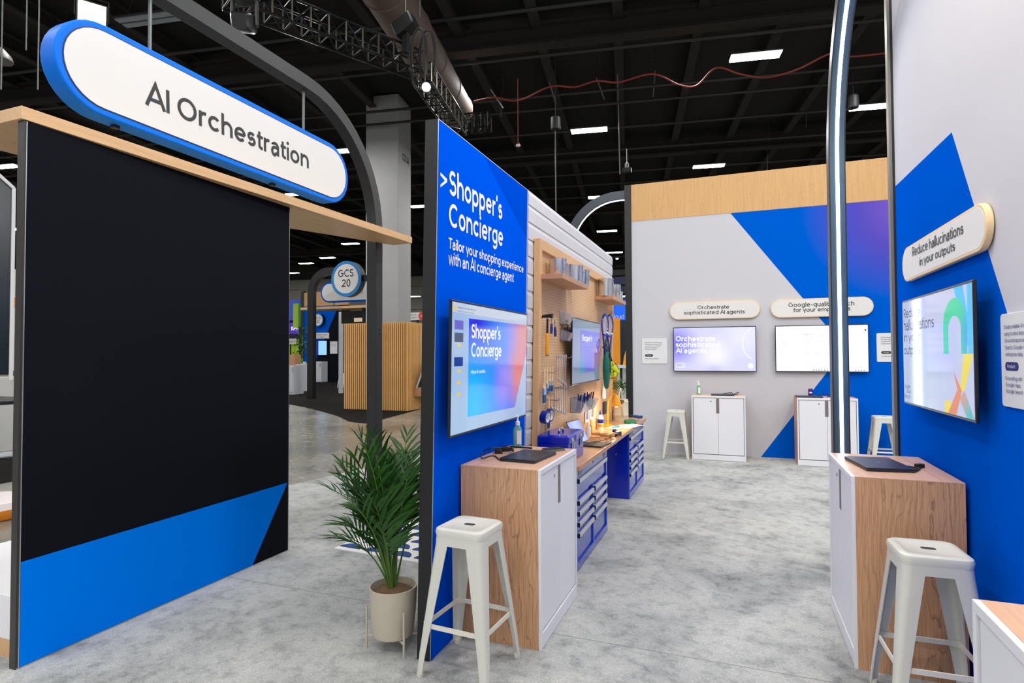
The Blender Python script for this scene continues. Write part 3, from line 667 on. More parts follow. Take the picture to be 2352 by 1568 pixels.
# ================================================================== TELEVISIONS AND SIGNS ON THE WALLS
BEZ = mat('tv_bezel', rgb(18, 22, 34), 0.3)
def tv(label, fr, pl, pr, n, vt=None, vb=None, th=0.016):
    """pl, pr: top-left and bottom-right pixel"""
    a = fr.hit(*pl, n); b = fr.hit(*pr, n); w, h = b.x-a.x, a.y-b.y; cx, cy = (a.x+b.x)/2, (a.y+b.y)/2
    t = thing('television', label, 'television', fr.at(cx, cy, n))
    obj('housing', MB().box(-w/2, w/2, -h/2, h/2, -th, 0), BEZ, t, bevel=0.004)
    obj('wall_mount', MB().box(-w*0.2, w*0.2, -h*0.25, h*0.25, -n+0.002, -th), BLACK_METAL, t)
    return t, w-0.022, h-0.026, (cx, cy)
def quad(l, r, b, t_): return [(l, b), (r, b), (r, t_), (l, t_)]
def flat(name, poly, material, parent, z, M=None): return obj(name, MB().prism(poly, z, z+0.0004), material, parent, M)
S_WHITE = screen('screen_white', rgb(255, 255, 255), 0.78)
S_TXT = screen('screen_grey_text', rgb(150, 156, 190), 0.6)
S_DARK = screen('screen_dark_text', rgb(48, 52, 84), 0.5)
# centre-wall TV: slide editor
t, w, h, cc = tv('wide screen on the blue wall showing a slide titled Shopper\'s Concierge', FM, (1037, 686), (1208, 955), 0.085)
vtop = FM.hit(1037, 686, .085).y; 
scr = obj('screen', MB().box(-w/2, w/2, -h/2, h/2, 0, 0.001), gradient('slides_backdrop', [(0, 0, rgb(168, 194, 232), 1), (w*0.4, h*0.4, rgb(196, 206, 234), 0.8), (-w*0.4, -h*0.4, rgb(176, 206, 238), 0.7)], 0.62), t)
sl = [(-w*0.325, h*0.39), (w*0.5, h*0.40), (w*0.5, h*0.12), (w*0.31, -h*0.40), (-w*0.325, -h*0.39)]
flat('slide', sl, gradient('slide_picture', [(0, 0, rgb(60, 130, 250), 1), (-w*0.25, h*0.36, rgb(24, 20, 220), h*0.55), (-w*0.3, -h*0.36, rgb(0, 190, 250), h*0.75), (w*0.5, h*0.3, rgb(214, 130, 120), w*0.42), (w*0.36, -h*0.1, rgb(220, 120, 110), w*0.26), (w*0.14, -h*0.15, rgb(150, 130, 236), w*0.2)], 0.7), scr, 0.001)
text('slide_title', "Shopper's", scr, S_WHITE, T(-w*0.295, h*0.235, 0.0016), w*0.37, h*0.115, bold=0.02)
text('slide_title', 'Concierge', scr, S_WHITE, T(-w*0.295, h*0.085, 0.0016), w*0.385, h*0.115, bold=0.02)
text('slide_subtitle', 'How it works', scr, S_WHITE, T(-w*0.295, -h*0.05, 0.0016), w*0.17, h*0.03)
flat('toolbar', quad(-w/2, w/2, h*0.425, h*0.5), screen('screen_toolbar', rgb(206, 218, 238), 0.6), scr, 0.001)
text('toolbar_text', 'Shopper Concierge Main Demo', scr, S_DARK, T(-w*0.45, h*0.455, 0.0016), w*0.2, h*0.017)
text('toolbar_text', 'File  Edit  View  Insert  Format  Slide', scr, S_DARK, T(-w*0.45, h*0.43, 0.0016), w*0.18, h*0.012)
flat('document_icon', quad(-w*0.485, -w*0.465, h*0.43, h*0.475), screen('screen_yellow', rgb(240, 200, 30), 0.7), scr, 0.0015)
for i, (vy, kind) in enumerate(((0.33, 0), (0.235, 1), (0.175, 3), (0.05, 2), (-0.02, 3), (-0.11, 3), (-0.2, 3))):
    if kind == 3: flat('thumbnail', quad(-w*0.44, -w*0.41, h*vy-h*0.012, h*vy+h*0.012), MATS['screen_yellow'], scr, 0.001)
    else: flat('thumbnail', quad(-w*0.475, -w*0.385, h*vy-h*0.035, h*vy+h*0.035), (screen('thumb_a', rgb(120, 110, 210), 0.6), screen('thumb_b', rgb(60, 80, 120), 0.5), screen('thumb_c', rgb(24, 60, 140), 0.6))[kind], scr, 0.001)
# pegboard TV
t, w, h, cc = tv('narrow-looking screen hung on the pegboard between wrenches and rackets', FM, (1315, 727), (1377, 873), 0.12)
scr = obj('screen', MB().box(-w/2, w/2, -h/2, h/2, 0, 0.001), gradient('peg_backdrop', [(0, 0, rgb(140, 160, 190), 1), (0, h*0.5, rgb(150, 172, 190), 0.6)], 0.45), t)
flat('slide', [(-w*0.26, h*0.34), (w*0.5, h*0.34), (w*0.5, -h*0.1), (w*0.3, -h*0.34), (-w*0.26, -h*0.36)], gradient('peg_slide', [(0, 0, rgb(110, 110, 230), 1), (-w*0.25, -h*0.35, rgb(20, 170, 190), h*0.5), (w*0.4, -h*0.2, rgb(190, 130, 170), h*0.5)], 0.5), scr, 0.001)
text('slide_title', "Shopper's", scr, S_WHITE, T(-w*0.2, h*0.17, 0.0016), w*0.37, h*0.10)
# back wall TVs
t, w, h, cc = tv('lilac screen on the white wall reading Orchestrate sophisticated AI agents', FB, (1546, 752), (1738, 854), 0.08)
scr = obj('screen', MB().box(-w/2, w/2, -h/2, h/2, 0, 0.001), gradient('lilac_picture', [(0, 0, rgb(206, 206, 252), 1), (-w*0.48, h*0.1, rgb(118, 112, 244), w*0.38), (w*0.02, -h*0.12, rgb(236, 234, 255), w*0.3), (w*0.35, h*0.3, rgb(222, 222, 254), w*0.4), (0, -h*0.6, rgb(180, 180, 250), h*0.35)], 0.82), t)
for s, a, b, tp in (('Orchestrate', (1552.2, 783.5), (1643.4, 783), (1553, 771.7)), ('sophisticated', (1552.2, 796.6), (1654, 796.6), (1555, 785)), ('AI agents', (1552.2, 810), (1622.4, 810), (1553, 799))):
    text_on('headline', s, scr, S_WHITE, FB, 0.002, a, b, tp, 0.08, bold=0.03, org=cc)
ring = pill(w*0.12, h*0.11)
m = MB(); rp = pill(w*0.12, h*0.11); ri = pill(w*0.108, h*0.085); nn = len(rp)
m.add([(x, y, 0.002) for x, y in rp]+[(x, y, 0.002) for x, y in ri], [(i, (i+1) % nn, nn+(i+1) % nn, nn+i) for i in range(nn)])
obj('button_outline', m, S_WHITE, scr, (-w*0.42, -h*0.37, 0))
text('button_text', 'Next', scr, S_WHITE, T(-w*0.41, -h*0.385, 0.0016), w*0.04, h*0.035)
obj('button_round', MB().lathe([(h*0.06, 0.001), (h*0.06, 0.0016)], 20), S_WHITE, scr, (w*0.44, -h*0.38, 0))
m = MB(); arcp = [(w*0.5-h*0.28*math.cos(a), h*0.12-h*0.36*math.sin(a)) for a in [PI*(-0.42)+PI*0.84*k/20 for k in range(21)]]
arcq = [(w*0.5-h*0.265*math.cos(a), h*0.12-h*0.345*math.sin(a)) for a in [PI*(-0.42)+PI*0.84*k/20 for k in range(21)]]
m.add([(x, y, 0.002) for x, y in arcp]+[(x, y, 0.002) for x, y in arcq], [(i, i+1, 22+i, 21+i) for i in range(20)])
obj('arc_line', m, S_WHITE, scr)
t, w, h, cc = tv('white screen on the back wall showing an agents list behind the lit pole', FB, (1780, 748), (1997, 855), 0.08)
scr = obj('screen', MB().box(-w/2, w/2, -h/2, h/2, 0, 0.001), gradient('white_app', [(0, 0, rgb(253, 253, 255), 1), (w*0.3, -h*0.2, rgb(240, 243, 255), w*0.4)], 0.82), t)
text('page_title', 'Agents', scr, S_TXT, T(-w*0.19, h*0.30, 0.0016), w*0.095, h*0.035)
for (x, y, wd, s) in ((-0.475, 0.33, .075, 'Agent workspace'), (-0.46, 0.285, .035, 'Home'), (-0.46, 0.23, .05, 'Search'), (-0.46, 0.14, .08, 'Conversations'), (-0.46, 0.09, .09, 'Prompt gallery'), (-0.46, 0.05, .08, 'Notebooks'), (-0.46, -0.08, .06, 'Recent'), (-0.19, 0.265, .23, 'Discover and use agents for your daily work'), (-0.185, 0.21, .06, 'Your agents'), (-0.18, 0.165, .05, 'Assistant'), (-0.06, 0.165, .06, 'Deep research'), (-0.06, 0.13, .08, 'Reports from many'), (-0.06, 0.10, .09, 'company sources'), (-0.185, -0.04, .06, 'From the team'), (-0.18, -0.10, .06, 'Analyst'), (-0.18, -0.135, .08, 'Ask data questions'), (-0.06, -0.10, .07, 'Idea partner'), (-0.06, -0.135, .09, 'Brainstorm topics'), (0.06, -0.10, .06, 'Onboarding'), (0.06, -0.135, .22, 'Guides for new people and for their managers'), (-0.18, -0.31, .05, 'Summary'), (-0.18, -0.345, .09, 'Short notes of files'), (-0.06, -0.31, .05, 'Tasks'), (-0.06, -0.345, .08, 'Keep track of work'), (0.06, -0.345, .06, 'Templates'), (-0.45, 0.43, .3, 'agents workspace home page search people and documents')):
    text('page_text', s, scr, S_TXT, T(w*x, h*y, 0.0016), w*wd, h*0.016)
flat('purple_button', [(x+w*0.27, y+h*0.315) for x, y in pill(w*0.06, h*0.035)], screen('screen_violet', rgb(90, 70, 190), 0.6), scr, 0.001)
obj('avatar', MB().lathe([(h*0.018, 0.001), (h*0.018, 0.0016)], 14), screen('screen_teal', rgb(30, 90, 110), 0.5), scr, (w*0.475, h*0.39, 0))
for k in range(6): flat('dock_icon', quad(-w*0.09+k*w*0.03, -w*0.078+k*w*0.03, -h*0.485, -h*0.465), S_DARK, scr, 0.001)
for k in range(4): flat('dock_icon', quad(w*0.36+k*w*0.03, w*0.372+k*w*0.03, -h*0.485, -h*0.47), S_DARK, scr, 0.001)
# right wall TV
t, w, h, cc = tv('screen on the right wall with green arch picture and Reduce hallucinations text', FR, (2072, 692), (2242, 972), 0.085)
scr = obj('screen', MB().box(-w/2, w/2, -h/2, h/2, 0, 0.001), gradient('ribbon_backdrop', [(0, 0, rgb(196, 204, 240), 1), (-w*0.2, -h*0.4, rgb(196, 214, 236), 0.6)], 0.6), t)
def rib(pl): return [(-w/2+w*x, h/2-h*y) for x, y in pl]
S_CY = screen('screen_cyan', rgb(40, 180, 236), 0.72)
flat('ribbon', rib([(.80, 0), (.90, 0), (.965, .28), (.965, .52), (.89, .30)]), S_CY, scr, 0.0010)
flat('ribbon', rib([(.95, 0), (1, 0), (1, .52), (.95, .52)]), S_CY, scr, 0.0011)
m = MB(); oa = [(.80-.14*math.cos(a), .30-.22*math.sin(a)) for a in [PI*k/16 for k in range(17)]]; ia = [(.80-.075*math.cos(a), .33-.11*math.sin(a)) for a in [PI*k/16 for k in range(17)]]
o_ = rib([(.66, .52)]+oa+[(.94, .52)]); i_ = rib([(.725, .52)]+ia+[(.875, .52)]); nn = len(o_)
m.add([(x, y, 0.0016) for x, y in o_]+[(x, y, 0.0016) for x, y in i_], [(i, i+1, nn+i+1, nn+i) for i in range(nn-1)])
obj('ribbon', m, gradient('green_arch', [(0, 0, rgb(10, 200, 150), 1), (w*0.5, h*0.1, rgb(20, 130, 220), w*0.2)], 0.72), scr)
flat('ribbon', rib([(.90, .52), (1, .52), (.90, .80), (.85, .80)]), screen('screen_gold', rgb(226, 208, 50), 0.7), scr, 0.0013)
flat('ribbon', rib([(.78, .66), (.87, .80), (.80, 1), (.70, 1), (.82, .80)]), screen('screen_orange', rgb(214, 128, 88), 0.7), scr, 0.0014)
flat('ribbon', rib([(.84, .86), (.90, .80), (1, 1), (.92, 1)]), gradient('teal_leg', [(0, 0, rgb(190, 150, 140), 1), (w*0.45, -h*0.5, rgb(10, 180, 190), h*0.2)], 0.7), scr, 0.0012)
flat('ribbon', rib([(.66, .90), (.74, .90), (.74, 1), (.66, 1)]), screen('screen_gold', 0), scr, 0.0012)
for s, a, b, tp in (('Reduce', (2077.3, 730.8), (2112.4, 724.7), (2077.5, 710.4)), ('hallucinations', (2077.5, 759.4), (2146.7, 751.3), (2077.5, 736)), ('in your', (2077.8, 785), (2113, 782), (2078, 765)), ('outputs', (2078.2, 814), (2113.9, 813), (2078.2, 794)), ('Google', (2078.8, 890), (2092, 892), (2078.8, 880.8)), ('Cloud', (2083, 901), (2093, 903), (2083, 893)), ('Next 25', (2078.5, 911), (2092, 916), (2078.5, 903))):
    text_on('headline', s, scr, S_DARK, FR, 0.0024, a, b, tp, 0.085, org=cc)
# pill signs
def wall_pill(label, fr, pl, pr, pt, pb, n, lines, rim):
    u0, u1 = fr.hit(*pl, n).x, fr.hit(*pr, n).x; vt, vb = fr.hit(*pt, n).y, fr.hit(*pb, n).y
    o = ((u0+u1)/2, (vt+vb)/2); W, Hh = u1-u0, vt-vb
    t = thing('wall_sign', label, 'sign', fr.at(o[0], o[1], n))
    obj('plate', MB().prism(pill(W, Hh), -n+0.006, 0), rim, t, smooth=True, bevel=0.004)
    obj('standoff', MB().box(-W*0.3, W*0.3, -Hh*0.15, Hh*0.15, -n+0.001, -n+0.006), BLACK, t)
    obj('face', MB().prism(pill(W-0.03, Hh-0.03), 0, 0.001), SIGN_WHITE, t)
    for s, a, b, tp in lines: text_on('lettering', s, t, INK, fr, 0.002, a, b, tp, n, bold=0.016, org=o)
    return t
BIRCH = mat('birch_edge', rgb(236, 208, 164), 0.5)
wall_pill('pill-shaped wall sign reading Orchestrate sophisticated AI agents above the lilac screen', FB, (1538, 711), (1746, 711), (1640, 691.5), (1640, 732), 0.05,
          [('Orchestrate', (1602.2, 710), (1674.9, 708.3), (1603, 701.5)), ('sophisticated AI agents', (1571.3, 722.3), (1710.8, 719.5), (1657, 711))], BIRCH)
wall_pill('pill-shaped wall sign reading Google-quality search for your employees partly behind lit pole', FB, (1770, 705), (2007, 703), (1890, 684), (1890, 727), 0.05,
          [('Google-quality search', (1811, 704.9), (1962.5, 701), (1812, 695)), ('for your employees', (1822.5, 716.7), (1953.5, 712.8), (1825, 707))], BIRCH)
wall_pill('angled-looking pill sign reading Reduce hallucinations in your outputs on the right wall', FR, (2072, 600), (2266, 530), (2160, 520), (2160, 614), 0.036,
          [('Reduce hallucinations', (2096.4, 589.2), (2213.9, 536.4), (2096.4, 567.8)), ('in your outputs', (2113, 610.7), (2194.6, 575), (2113, 592))], BIRCH)
def plaque(label, fr, pl, pr, lines, n=0.012, pillpx=None, ink=INK, fs=None, wd=None, x1=None):
    a = fr.hit(*pl, n); b = fr.hit(*pr, n)
    if wd: b.x = a.x+wd
    o = ((a.x+b.x)/2, (a.y+b.y)/2); W, Hh = b.x-a.x, a.y-b.y
    t = thing('wall_plaque', label, 'plaque', fr.at(o[0], o[1], n))
    obj('plate', MB().prism(rrect(W, Hh, 0.018), -n+0.001, 0), PLAQUE_WHITE, t, smooth=True, bevel=0.002)
    for s, px, hh, ink_ in lines:
        q = fr.hit(*px, n); text('lettering', s, t, ink_, T(q.x-o[0], q.y-o[1], 0.001), None, hh)
    if pillpx:
        q = fr.hit(*pillpx[0], n); r = fr.hit(*pillpx[1], n); pw, phh = r.x-q.x, q.y-r.y
        bt = obj('badge', MB().prism(pill(pw, phh), 0, 0.0012), ink, t, T((q.x+r.x)/2-o[0], (q.y+r.y)/2-o[1], 0))
        text('badge_text', 'Product', bt, PRINT_WHITE, T(0, -phh*0.2, 0.0015), pw*0.6, phh*0.42, align='CENTER')
y5 = lambda k: 787.5+3.95*k
plaque('small square white info plaque at the far left of the white back wall', FB, (1474, 778), (1533, 835), [(s, (1481.5, y5(i)), 0.0165, INK) for i, s in enumerate(("Explore how to use Google's", 'proprietary and open source', 'frameworks to orchestrate', 'agents, reasoning, and', 'complex workflows.'))]+[('Vertex AI Agent Builder', (1481.5, 824.5), 0.0165, INK)], pillpx=((1481.5, 813.5), (1500, 818.8)))
plaque('white info plaque on blue beside the post of the right wall', FB, (2013, 765), (2056, 831), [(s, (2023.5, 776+4.75*i), 0.0165, INK) for i, s in enumerate(('Build Google-quality search', 'for your organization.', 'Transform how you use', 'enterprise information.'))]+[('Google Agentspace', (2024, 819), 0.0165, INK)], pillpx=((2024, 806), (2047, 812.5)), wd=0.42)
plaque('large white info plaque cut by the right edge of the picture', FR, (2297, 722), (2304, 932), [(s, (2306.5+1.2*i, 755.5+15.5*i), 0.0165, INK_BLUE) for i, s in enumerate(('Create reliable AI outputs', 'using trusted data sources.', 'Ground responses with', 'Search, Google Maps or', 'enterprise data.'))]+[(s, (2310.5+i, 872+14.6*i), 0.0165, INK_BLUE) for i, s in enumerate(('Grounding with:', 'Google Maps,', 'Google Search'))], pillpx=((2309.5, 831), (2340, 852)), ink=INK_BLUE, wd=0.42)
# lettering on the blue wall
for s, a, b, tp in (("Shopper's", (1032, 446.5), (1153, 505), (1041.7, 395)), ('Concierge', (1031, 519), (1155, 566.6), (1043, 470)), ('Tailor your shopping experience', (1030, 569.5), (1201.8, 627), (1030, 544.5)), ('with an AI concierge agent', (1029.5, 606), (1179.6, 648.3), (1054, 586))):
    text_on('wall_lettering', s, wm, PRINT_WHITE, FM, 0.0012, a, b, tp, 0.001, bold=0.026)
ch = [FM.hit(*q) for q in ((1011.5, 396), (1026.5, 411), (1026.5, 418), (1011.5, 430), (1011.5, 423.5), (1021.5, 415), (1011.5, 403))]
obj('wall_lettering', MB().prism([(q.x, q.y) for q in ch], 0.0005, 0.0014), PRINT_WHITE, wm)
# ================================================================== FURNITURE
def make_stool(label, material=None, railm=None):
    material = material or STOOL_W; railm = railm or RAIL_W
    t = thing('metal_stool', label, 'stool', None, 'square metal stools')
    Hs = 0.75; a = 0.14
    rings = []
    for s, z, r in ((a-0.001, Hs-0.058, 0.043), (a, Hs-0.045, 0.045), (a+0.004, Hs-0.02, 0.045), (a, Hs-0.007, 0.045), (a-0.012, Hs, 0.04), (a-0.028, Hs, 0.034), (a-0.034, Hs-0.004, 0.03)):
        rings.append([(x, y, z) for x, y in rrect(2*s, 2*s, r, 5)])
    obj('seat', MB().loft(rings), material, t, smooth=True)
    obj('seat_slot', MB().prism(rrect(0.06, 0.034, 0.013, 3), Hs-0.004, Hs-0.0032), mat('slot_dark', rgb(58, 60, 60), 0.7), t)
    # legs: folded sheet, wide under the seat and narrow at the foot
    def leg(sx, sy):
        def prof(c, w, z):
            r = min(0.045, w*0.46); o = [(c-w, c)]
            for k in range(6):
                an = PI/2-PI/2*k/5; o.append((c-r+r*math.cos(an), c-r+r*math.sin(an)))
            o.append((c, c-w)); th = 0.005
            i = [(c-th, c-w)]
            for k in range(6):
                an = PI/2*k/5; i.append((c-r+(r-th)*math.cos(an), c-r+(r-th)*math.sin(an)))
            i.append((c-w, c-th))
            return [(sx*x, sy*y, z) for x, y in o+i]
        lg = obj('leg', MB().loft([prof(0.205, 0.036, 0.015), prof(0.196, 0.042, 0.12), prof(a+0.001, 0.086, Hs-0.085), prof(a, 0.094, Hs-0.05)]), material, t, smooth=True)
        obj('foot', MB().lathe([(0.017, 0), (0.019, 0.004), (0.017, 0.024)], 12, M=T(sx*0.188, sy*0.188, 0)), railm, lg, smooth=True)
    for sx in (-1, 1):
        for sy in (-1, 1): leg(sx, sy)
    for k in range(4):
        M = RZ(90*k)
        obj('apron', MB().add([(-a+.045, -a, Hs-0.045), (a-.045, -a, Hs-0.045), (a-.045, -a-0.0008, Hs-0.088), (-a+.045, -a-0.0008, Hs-0.088), (-a+.045, -a+.004, Hs-0.045), (a-.045, -a+.004, Hs-0.045), (a-.045, -a+0.003, Hs-0.088), (-a+.045, -a+0.003, Hs-0.088)], [(0, 1, 2, 3), (5, 4, 7, 6), (3, 2, 6, 7), (0, 4, 5, 1)], M), material, t)
        c = 0.172; z = 0.255
        obj('rail', MB().loft([[(x, y-c, z+dz) for y, dz in ((-0.006*s, -0.016*s), (0.006*s, -0.016*s), (0.006*s, 0.016*s), (-0.006*s, 0.016*s))] for x, s in ((-c+.002, 1.1), (-c+.04, 0.7), (c-.04, 0.7), (c-.002, 1.1))], M), railm, t)
    obj('cross_brace', MB().bar((-0.13, -0.13, Hs-0.10), (0.13, 0.13, Hs-0.075), 0.02, 0.004).bar((0.13, -0.13, Hs-0.10), (-0.13, 0.13, Hs-0.075), 0.02, 0.004), railm, t)
    return t
stool = make_stool('white metal stool in front of the blue Shopper\'s wall beside the wooden cabinet side')
stool.matrix_basis = T(-1.325, 2.825, CZ) @ RZ(-4)
rs = pZ(2131, 1268, 0.76)
dup(stool, T(0.828, 3.205, CZ) @ RZ(2), 'white metal stool at the right cabinet, nearest on the right wall side')
dup(stool, T(-0.875, 9.70, CZ), 'cream metal stool standing left of the cabinet under the lilac screen')
fs = pY(2030, 970, 9.62)
dup(stool, T(fs.x+0.02, 9.70, CZ), 'cream metal stool at the far end, half hidden by the right wall post')

HANDLE_G = mat('grey_brown_handle', rgb(120, 110, 106), 0.5)
GAP = mat('shadow_gap', rgb(70, 66, 66), 0.8)
def make_cabinet(label, lam=None):
    lam = lam or WHITE_LAM
    W, Dp, Hc = 0.79, 0.49, 1.0
    t = thing('storage_cabinet', label, 'cabinet', None, 'white cabinets with wooden tops')
    for s in (-1, 1): obj('side_panel', MB().box(s*W/2-(0.018 if s > 0 else 0), s*W/2+(0.018 if s < 0 else 0), -Dp/2+0.012, Dp/2, 0, Hc-0.004), VEN_B if s > 0 else VEN_A, t)
    obj('carcass', MB().box(-W/2+0.019, W/2-0.019, -Dp/2+0.03, Dp/2-0.004, 0.02, Hc-0.005), lam, t)
    m = MB().box(-W/2, -W/2+0.02, -Dp/2-0.006, -Dp/2+0.012, 0, Hc-0.03).box(W/2-0.02, W/2, -Dp/2-0.006, -Dp/2+0.012, 0, Hc-0.03).box(-W/2, W/2, -Dp/2-0.006, -Dp/2+0.012, Hc-0.03, Hc)
    obj('front_frame', m, lam, t, bevel=0.002)
    obj('plinth', MB().box(-W/2+0.02, W/2-0.02, -Dp/2-0.004, -Dp/2+0.012, 0.003, 0.085), lam, t, bevel=0.002)
    for s in (-1, 1):
        d = obj('door', MB().box(*((-W/2+0.028, -0.0015) if s < 0 else (0.0015, W/2-0.026)), -Dp/2+0.002, -Dp/2+0.018, 0.095, Hc-0.036), lam, t, bevel=0.0015)
        if s < 0:
            obj('handle', MB().box(-0.028, 0.016, -Dp/2-0.001, -Dp/2+0.003, Hc-0.27, Hc-0.04), HANDLE_G, d)
            obj('lock', MB().lathe([(0.011, 0), (0.011, 0.004), (0.006, 0.006)], 14, M=T(-0.105, -Dp/2+0.002, Hc-0.085) @ RX(90)), STEEL, d, smooth=True)
    obj('gap', MB().box(-W/2+0.02, W/2-0.02, -Dp/2+0.012, -Dp/2+0.03, 0.086, Hc-0.03), GAP, t)
    obj('top', MB().box(-W/2, W/2, -Dp/2+0.012, Dp/2-0.092, Hc-0.0035, Hc), MAPLE_TOP, t)
    obj('top_back_strip', MB().box(-W/2, W/2, -Dp/2+0.401, Dp/2, Hc-0.0035, Hc), MAPLE_TOP, t)
    return t
cab = make_cabinet('white and maple cabinet against the blue wall, beside the workbench')
cab.matrix_basis = T(-1.268, 3.50, CZ) @ RZ(90)
dup(cab, T(0.822, 3.90, CZ) @ RZ(-90), 'white and maple cabinet on the right with a closed laptop on top')
dup(cab, T(0.828, 1.475, CZ) @ RZ(-90), 'cabinet corner cut by the bottom right edge of the picture')
fc1 = pZ(1590, 1056); fc2 = pZ(1714, 1062)
dup(cab, T(-0.235, 9.82, CZ), 'white cabinet below the lilac screen with a sanitizer bottle on top')
dup(cab, T(1.265, 9.80, CZ), 'white cabinet below the agents-list screen with a purple can on top')
# key left in the nearest cabinet's lock
k = thing('cabinet_key', 'small metal key in the lock of the corner cabinet at bottom right', 'key', T(0.572, 1.57, 0.921))
obj('bow', MB().lathe([(0.006, -0.0015), (0.014, -0.0015), (0.014, 0.0015), (0.006, 0.0015)], 16, M=T(-0.02, 0, 0) @ RX(90), caps=False), STEEL, k, smooth=True)
obj('blade', MB().box(-0.008, 0.004, -0.003, 0.003, -0.004, 0.004), STEEL, k)

# ---- workbench: two drawer chests and a worktop
def make_chest(label, Lc):
    t = thing('tool_chest', label, 'tool chest', None, 'blue drawer chests under the worktop')
    Dp, Hc = 0.40, 0.765
    obj('body', MB().box(-Dp, -0.02, 0, Lc, 0, Hc), TOOL_BLUE, t)
    m = MB().box(-0.02, 0, 0, 0.03, 0, Hc).box(-0.02, 0, Lc-0.03, Lc, 0, Hc).box(-0.02, 0, 0.03, Lc-0.03, 0, 0.06).box(-0.02, 0, 0.03, Lc-0.03, Hc-0.07, Hc).box(-0.02, 0, Lc/2-0.015, Lc/2+0.015, 0.06, Hc-0.22)
    obj('front_frame', m, TOOL_BLUE2, t, bevel=0.002)
    for y in (0.06, Lc-0.16): obj('name_plate', MB().box(0, 0.003, y, y+0.1, Hc-0.055, Hc-0.02), mat('plate_grey', rgb(120, 124, 130), 0.4, metal=0.5), t)
    obj('lock', MB().lathe([(0.012, 0), (0.012, 0.006)], 12, M=T(0, Lc/2, Hc-0.035) @ RY(90)), CHROME, t, smooth=True)
    def drawer(y0, y1, z0, z1):
        d = obj('drawer', MB().box(-0.025, -0.012, y0, y1, z0, z1).box(-0.013, -0.006, y0, y1, z1-0.035, z1), TOOL_BLUE2, t, bevel=0.001)
        obj('handle', MB().box(-0.006, 0.014, y0+0.006, y1-0.006, z1-0.012, z1+0.008).box(0.008, 0.014, y0+0.006, y1-0.006, z1-0.022, z1-0.010), mat('handle_silver', rgb(206, 209, 214), 0.4, metal=0.25), d, bevel=0.002)
        for y in (y0+0.001, y1-0.011): obj('handle_cap', MB().box(-0.006, 0.0145, y, y+0.005, z1-0.024, z1+0.01), BLACK, d)
    drawer(0.034, Lc-0.034, Hc-0.215, Hc-0.085)
    for y0, y1 in ((0.034, Lc/2-0.019), (Lc/2+0.019, Lc-0.034)):
        z = Hc-0.24
        for hh in (0.078, 0.078, 0.078, 0.2):
            drawer(y0, y1, max(0.064, z-hh), z-0.012); z -= hh+0.004
    for z in (0.62, 0.5): obj('bolt', MB().tube([(-0.15, 0.002, z), (-0.15, -0.006, z)], 0.01, 8), STEEL, t)
    obj('foot_rail', MB().box(-Dp+0.02, -0.03, 0.02, Lc-0.02, -0.004, 0.0), BLACK, t)
    return t
XC = -1.125
ch1 = make_chest('nearer blue drawer chest with silver handles under the worktop', 1.12); ch1.matrix_basis = T(XC, 4.31, CZ+0.004)
ch2 = dup(ch1, T(XC, 6.68, CZ+0.004), 'farther blue drawer chest near the back wall under the worktop')
WT = 0.81
wt = thing('worktop', 'long wooden worktop lying across two blue drawer chests', 'worktop', T(XC, 4.28, 0))
obj('board', MB().box(-0.358, 0.025, 0, 3.60, 0.775, WT), OAK_TOP, wt, bevel=0.003)
obj('edge', MB().box(0.0255, 0.028, 0, 3.56, 0.777, WT-0.002), CHERRY, wt)
# ================================================================== PEGBOARD SHELVES AND TINS
def FMo(u, v, n=0.0): return FM.at(u, v, n)
def shelf(label, pl, pr, depth):
    a = FM.hit(*pl, depth); b = FM.hit(*pr, depth)
    t = tag(obj('wall_shelf', MB().box(0, b.x-a.x, -0.04, 0, 0.036, depth), CHERRY, None, FMo(a.x, (a.y+b.y)/2), bevel=0.002), label, 'shelf')
    return a.x, b.x, (a.y+b.y)/2
def tin(label, u, v, n, r, h, handle=True):
    t = thing('paint_tin', label, 'tin', FMo(u, v, n) @ RX(-90), 'bare metal tins on the pegboard shelves')
    obj('can', MB().lathe([(r*0.97, 0.001), (r, 0.004), (r, h-0.006), (r*1.03, h-0.004), (r*1.03, h), (r*0.9, h), (r*0.9, h-0.006)], 28), TIN, t, smooth=True)
    if handle:
        m = MB(); pth = [(r*1.02*math.cos(a), -r*1.02*math.sin(a)-0.004, h*0.72-0.055*math.sin(a)) for a in [PI*k/14 for k in range(15)]]
        obj('wire_handle', MB().tube(pth, 0.002, 6, M=RZ(180-90)), STEEL, t, smooth=True)
        obj('handle_ear', MB().tube([(0, r*1.0, h*0.72), (0, r*1.03, h*0.72)], 0.01, 8).tube([(0, -r*1.0, h*0.72), (0, -r*1.03, h*0.72)], 0.01, 8), STEEL, t)
def tins(lst, sv):
    for lab, px, py, n, r, h, hd in lst: tin(lab, FM.hit(px, py, n).x, sv, n, r, h, hd)
s0, s1_, sv = shelf('left wooden shelf at the top of the pegboard holding four metal tins', (1293, 625), (1351, 657), 0.25)
tins((('largest metal tin at the near end of the left shelf', 1281, 610, 0.135, 0.074, 0.155, True), ('short metal tin second on the left shelf', 1304, 615, 0.165, 0.05, 0.135, False), ('wide metal tin with wire handle third on the left shelf', 1319, 622, 0.15, 0.082, 0.165, True), ('farthest metal tin on the left shelf', 1337, 630, 0.16, 0.07, 0.16, True)), sv)
s0, s1_, sv = shelf('right wooden shelf at the far end of the pegboard holding metal tins', (1409, 679), (1438, 693), 0.25)
tins((('large metal tin with wire handle at the near end of the right shelf', 1391, 660, 0.145, 0.086, 0.20, True), ('middle metal tin on the right shelf', 1411, 668, 0.17, 0.075, 0.175, True), ('small metal tin at the far end of the right shelf', 1422, 675, 0.18, 0.045, 0.12, False)), sv)
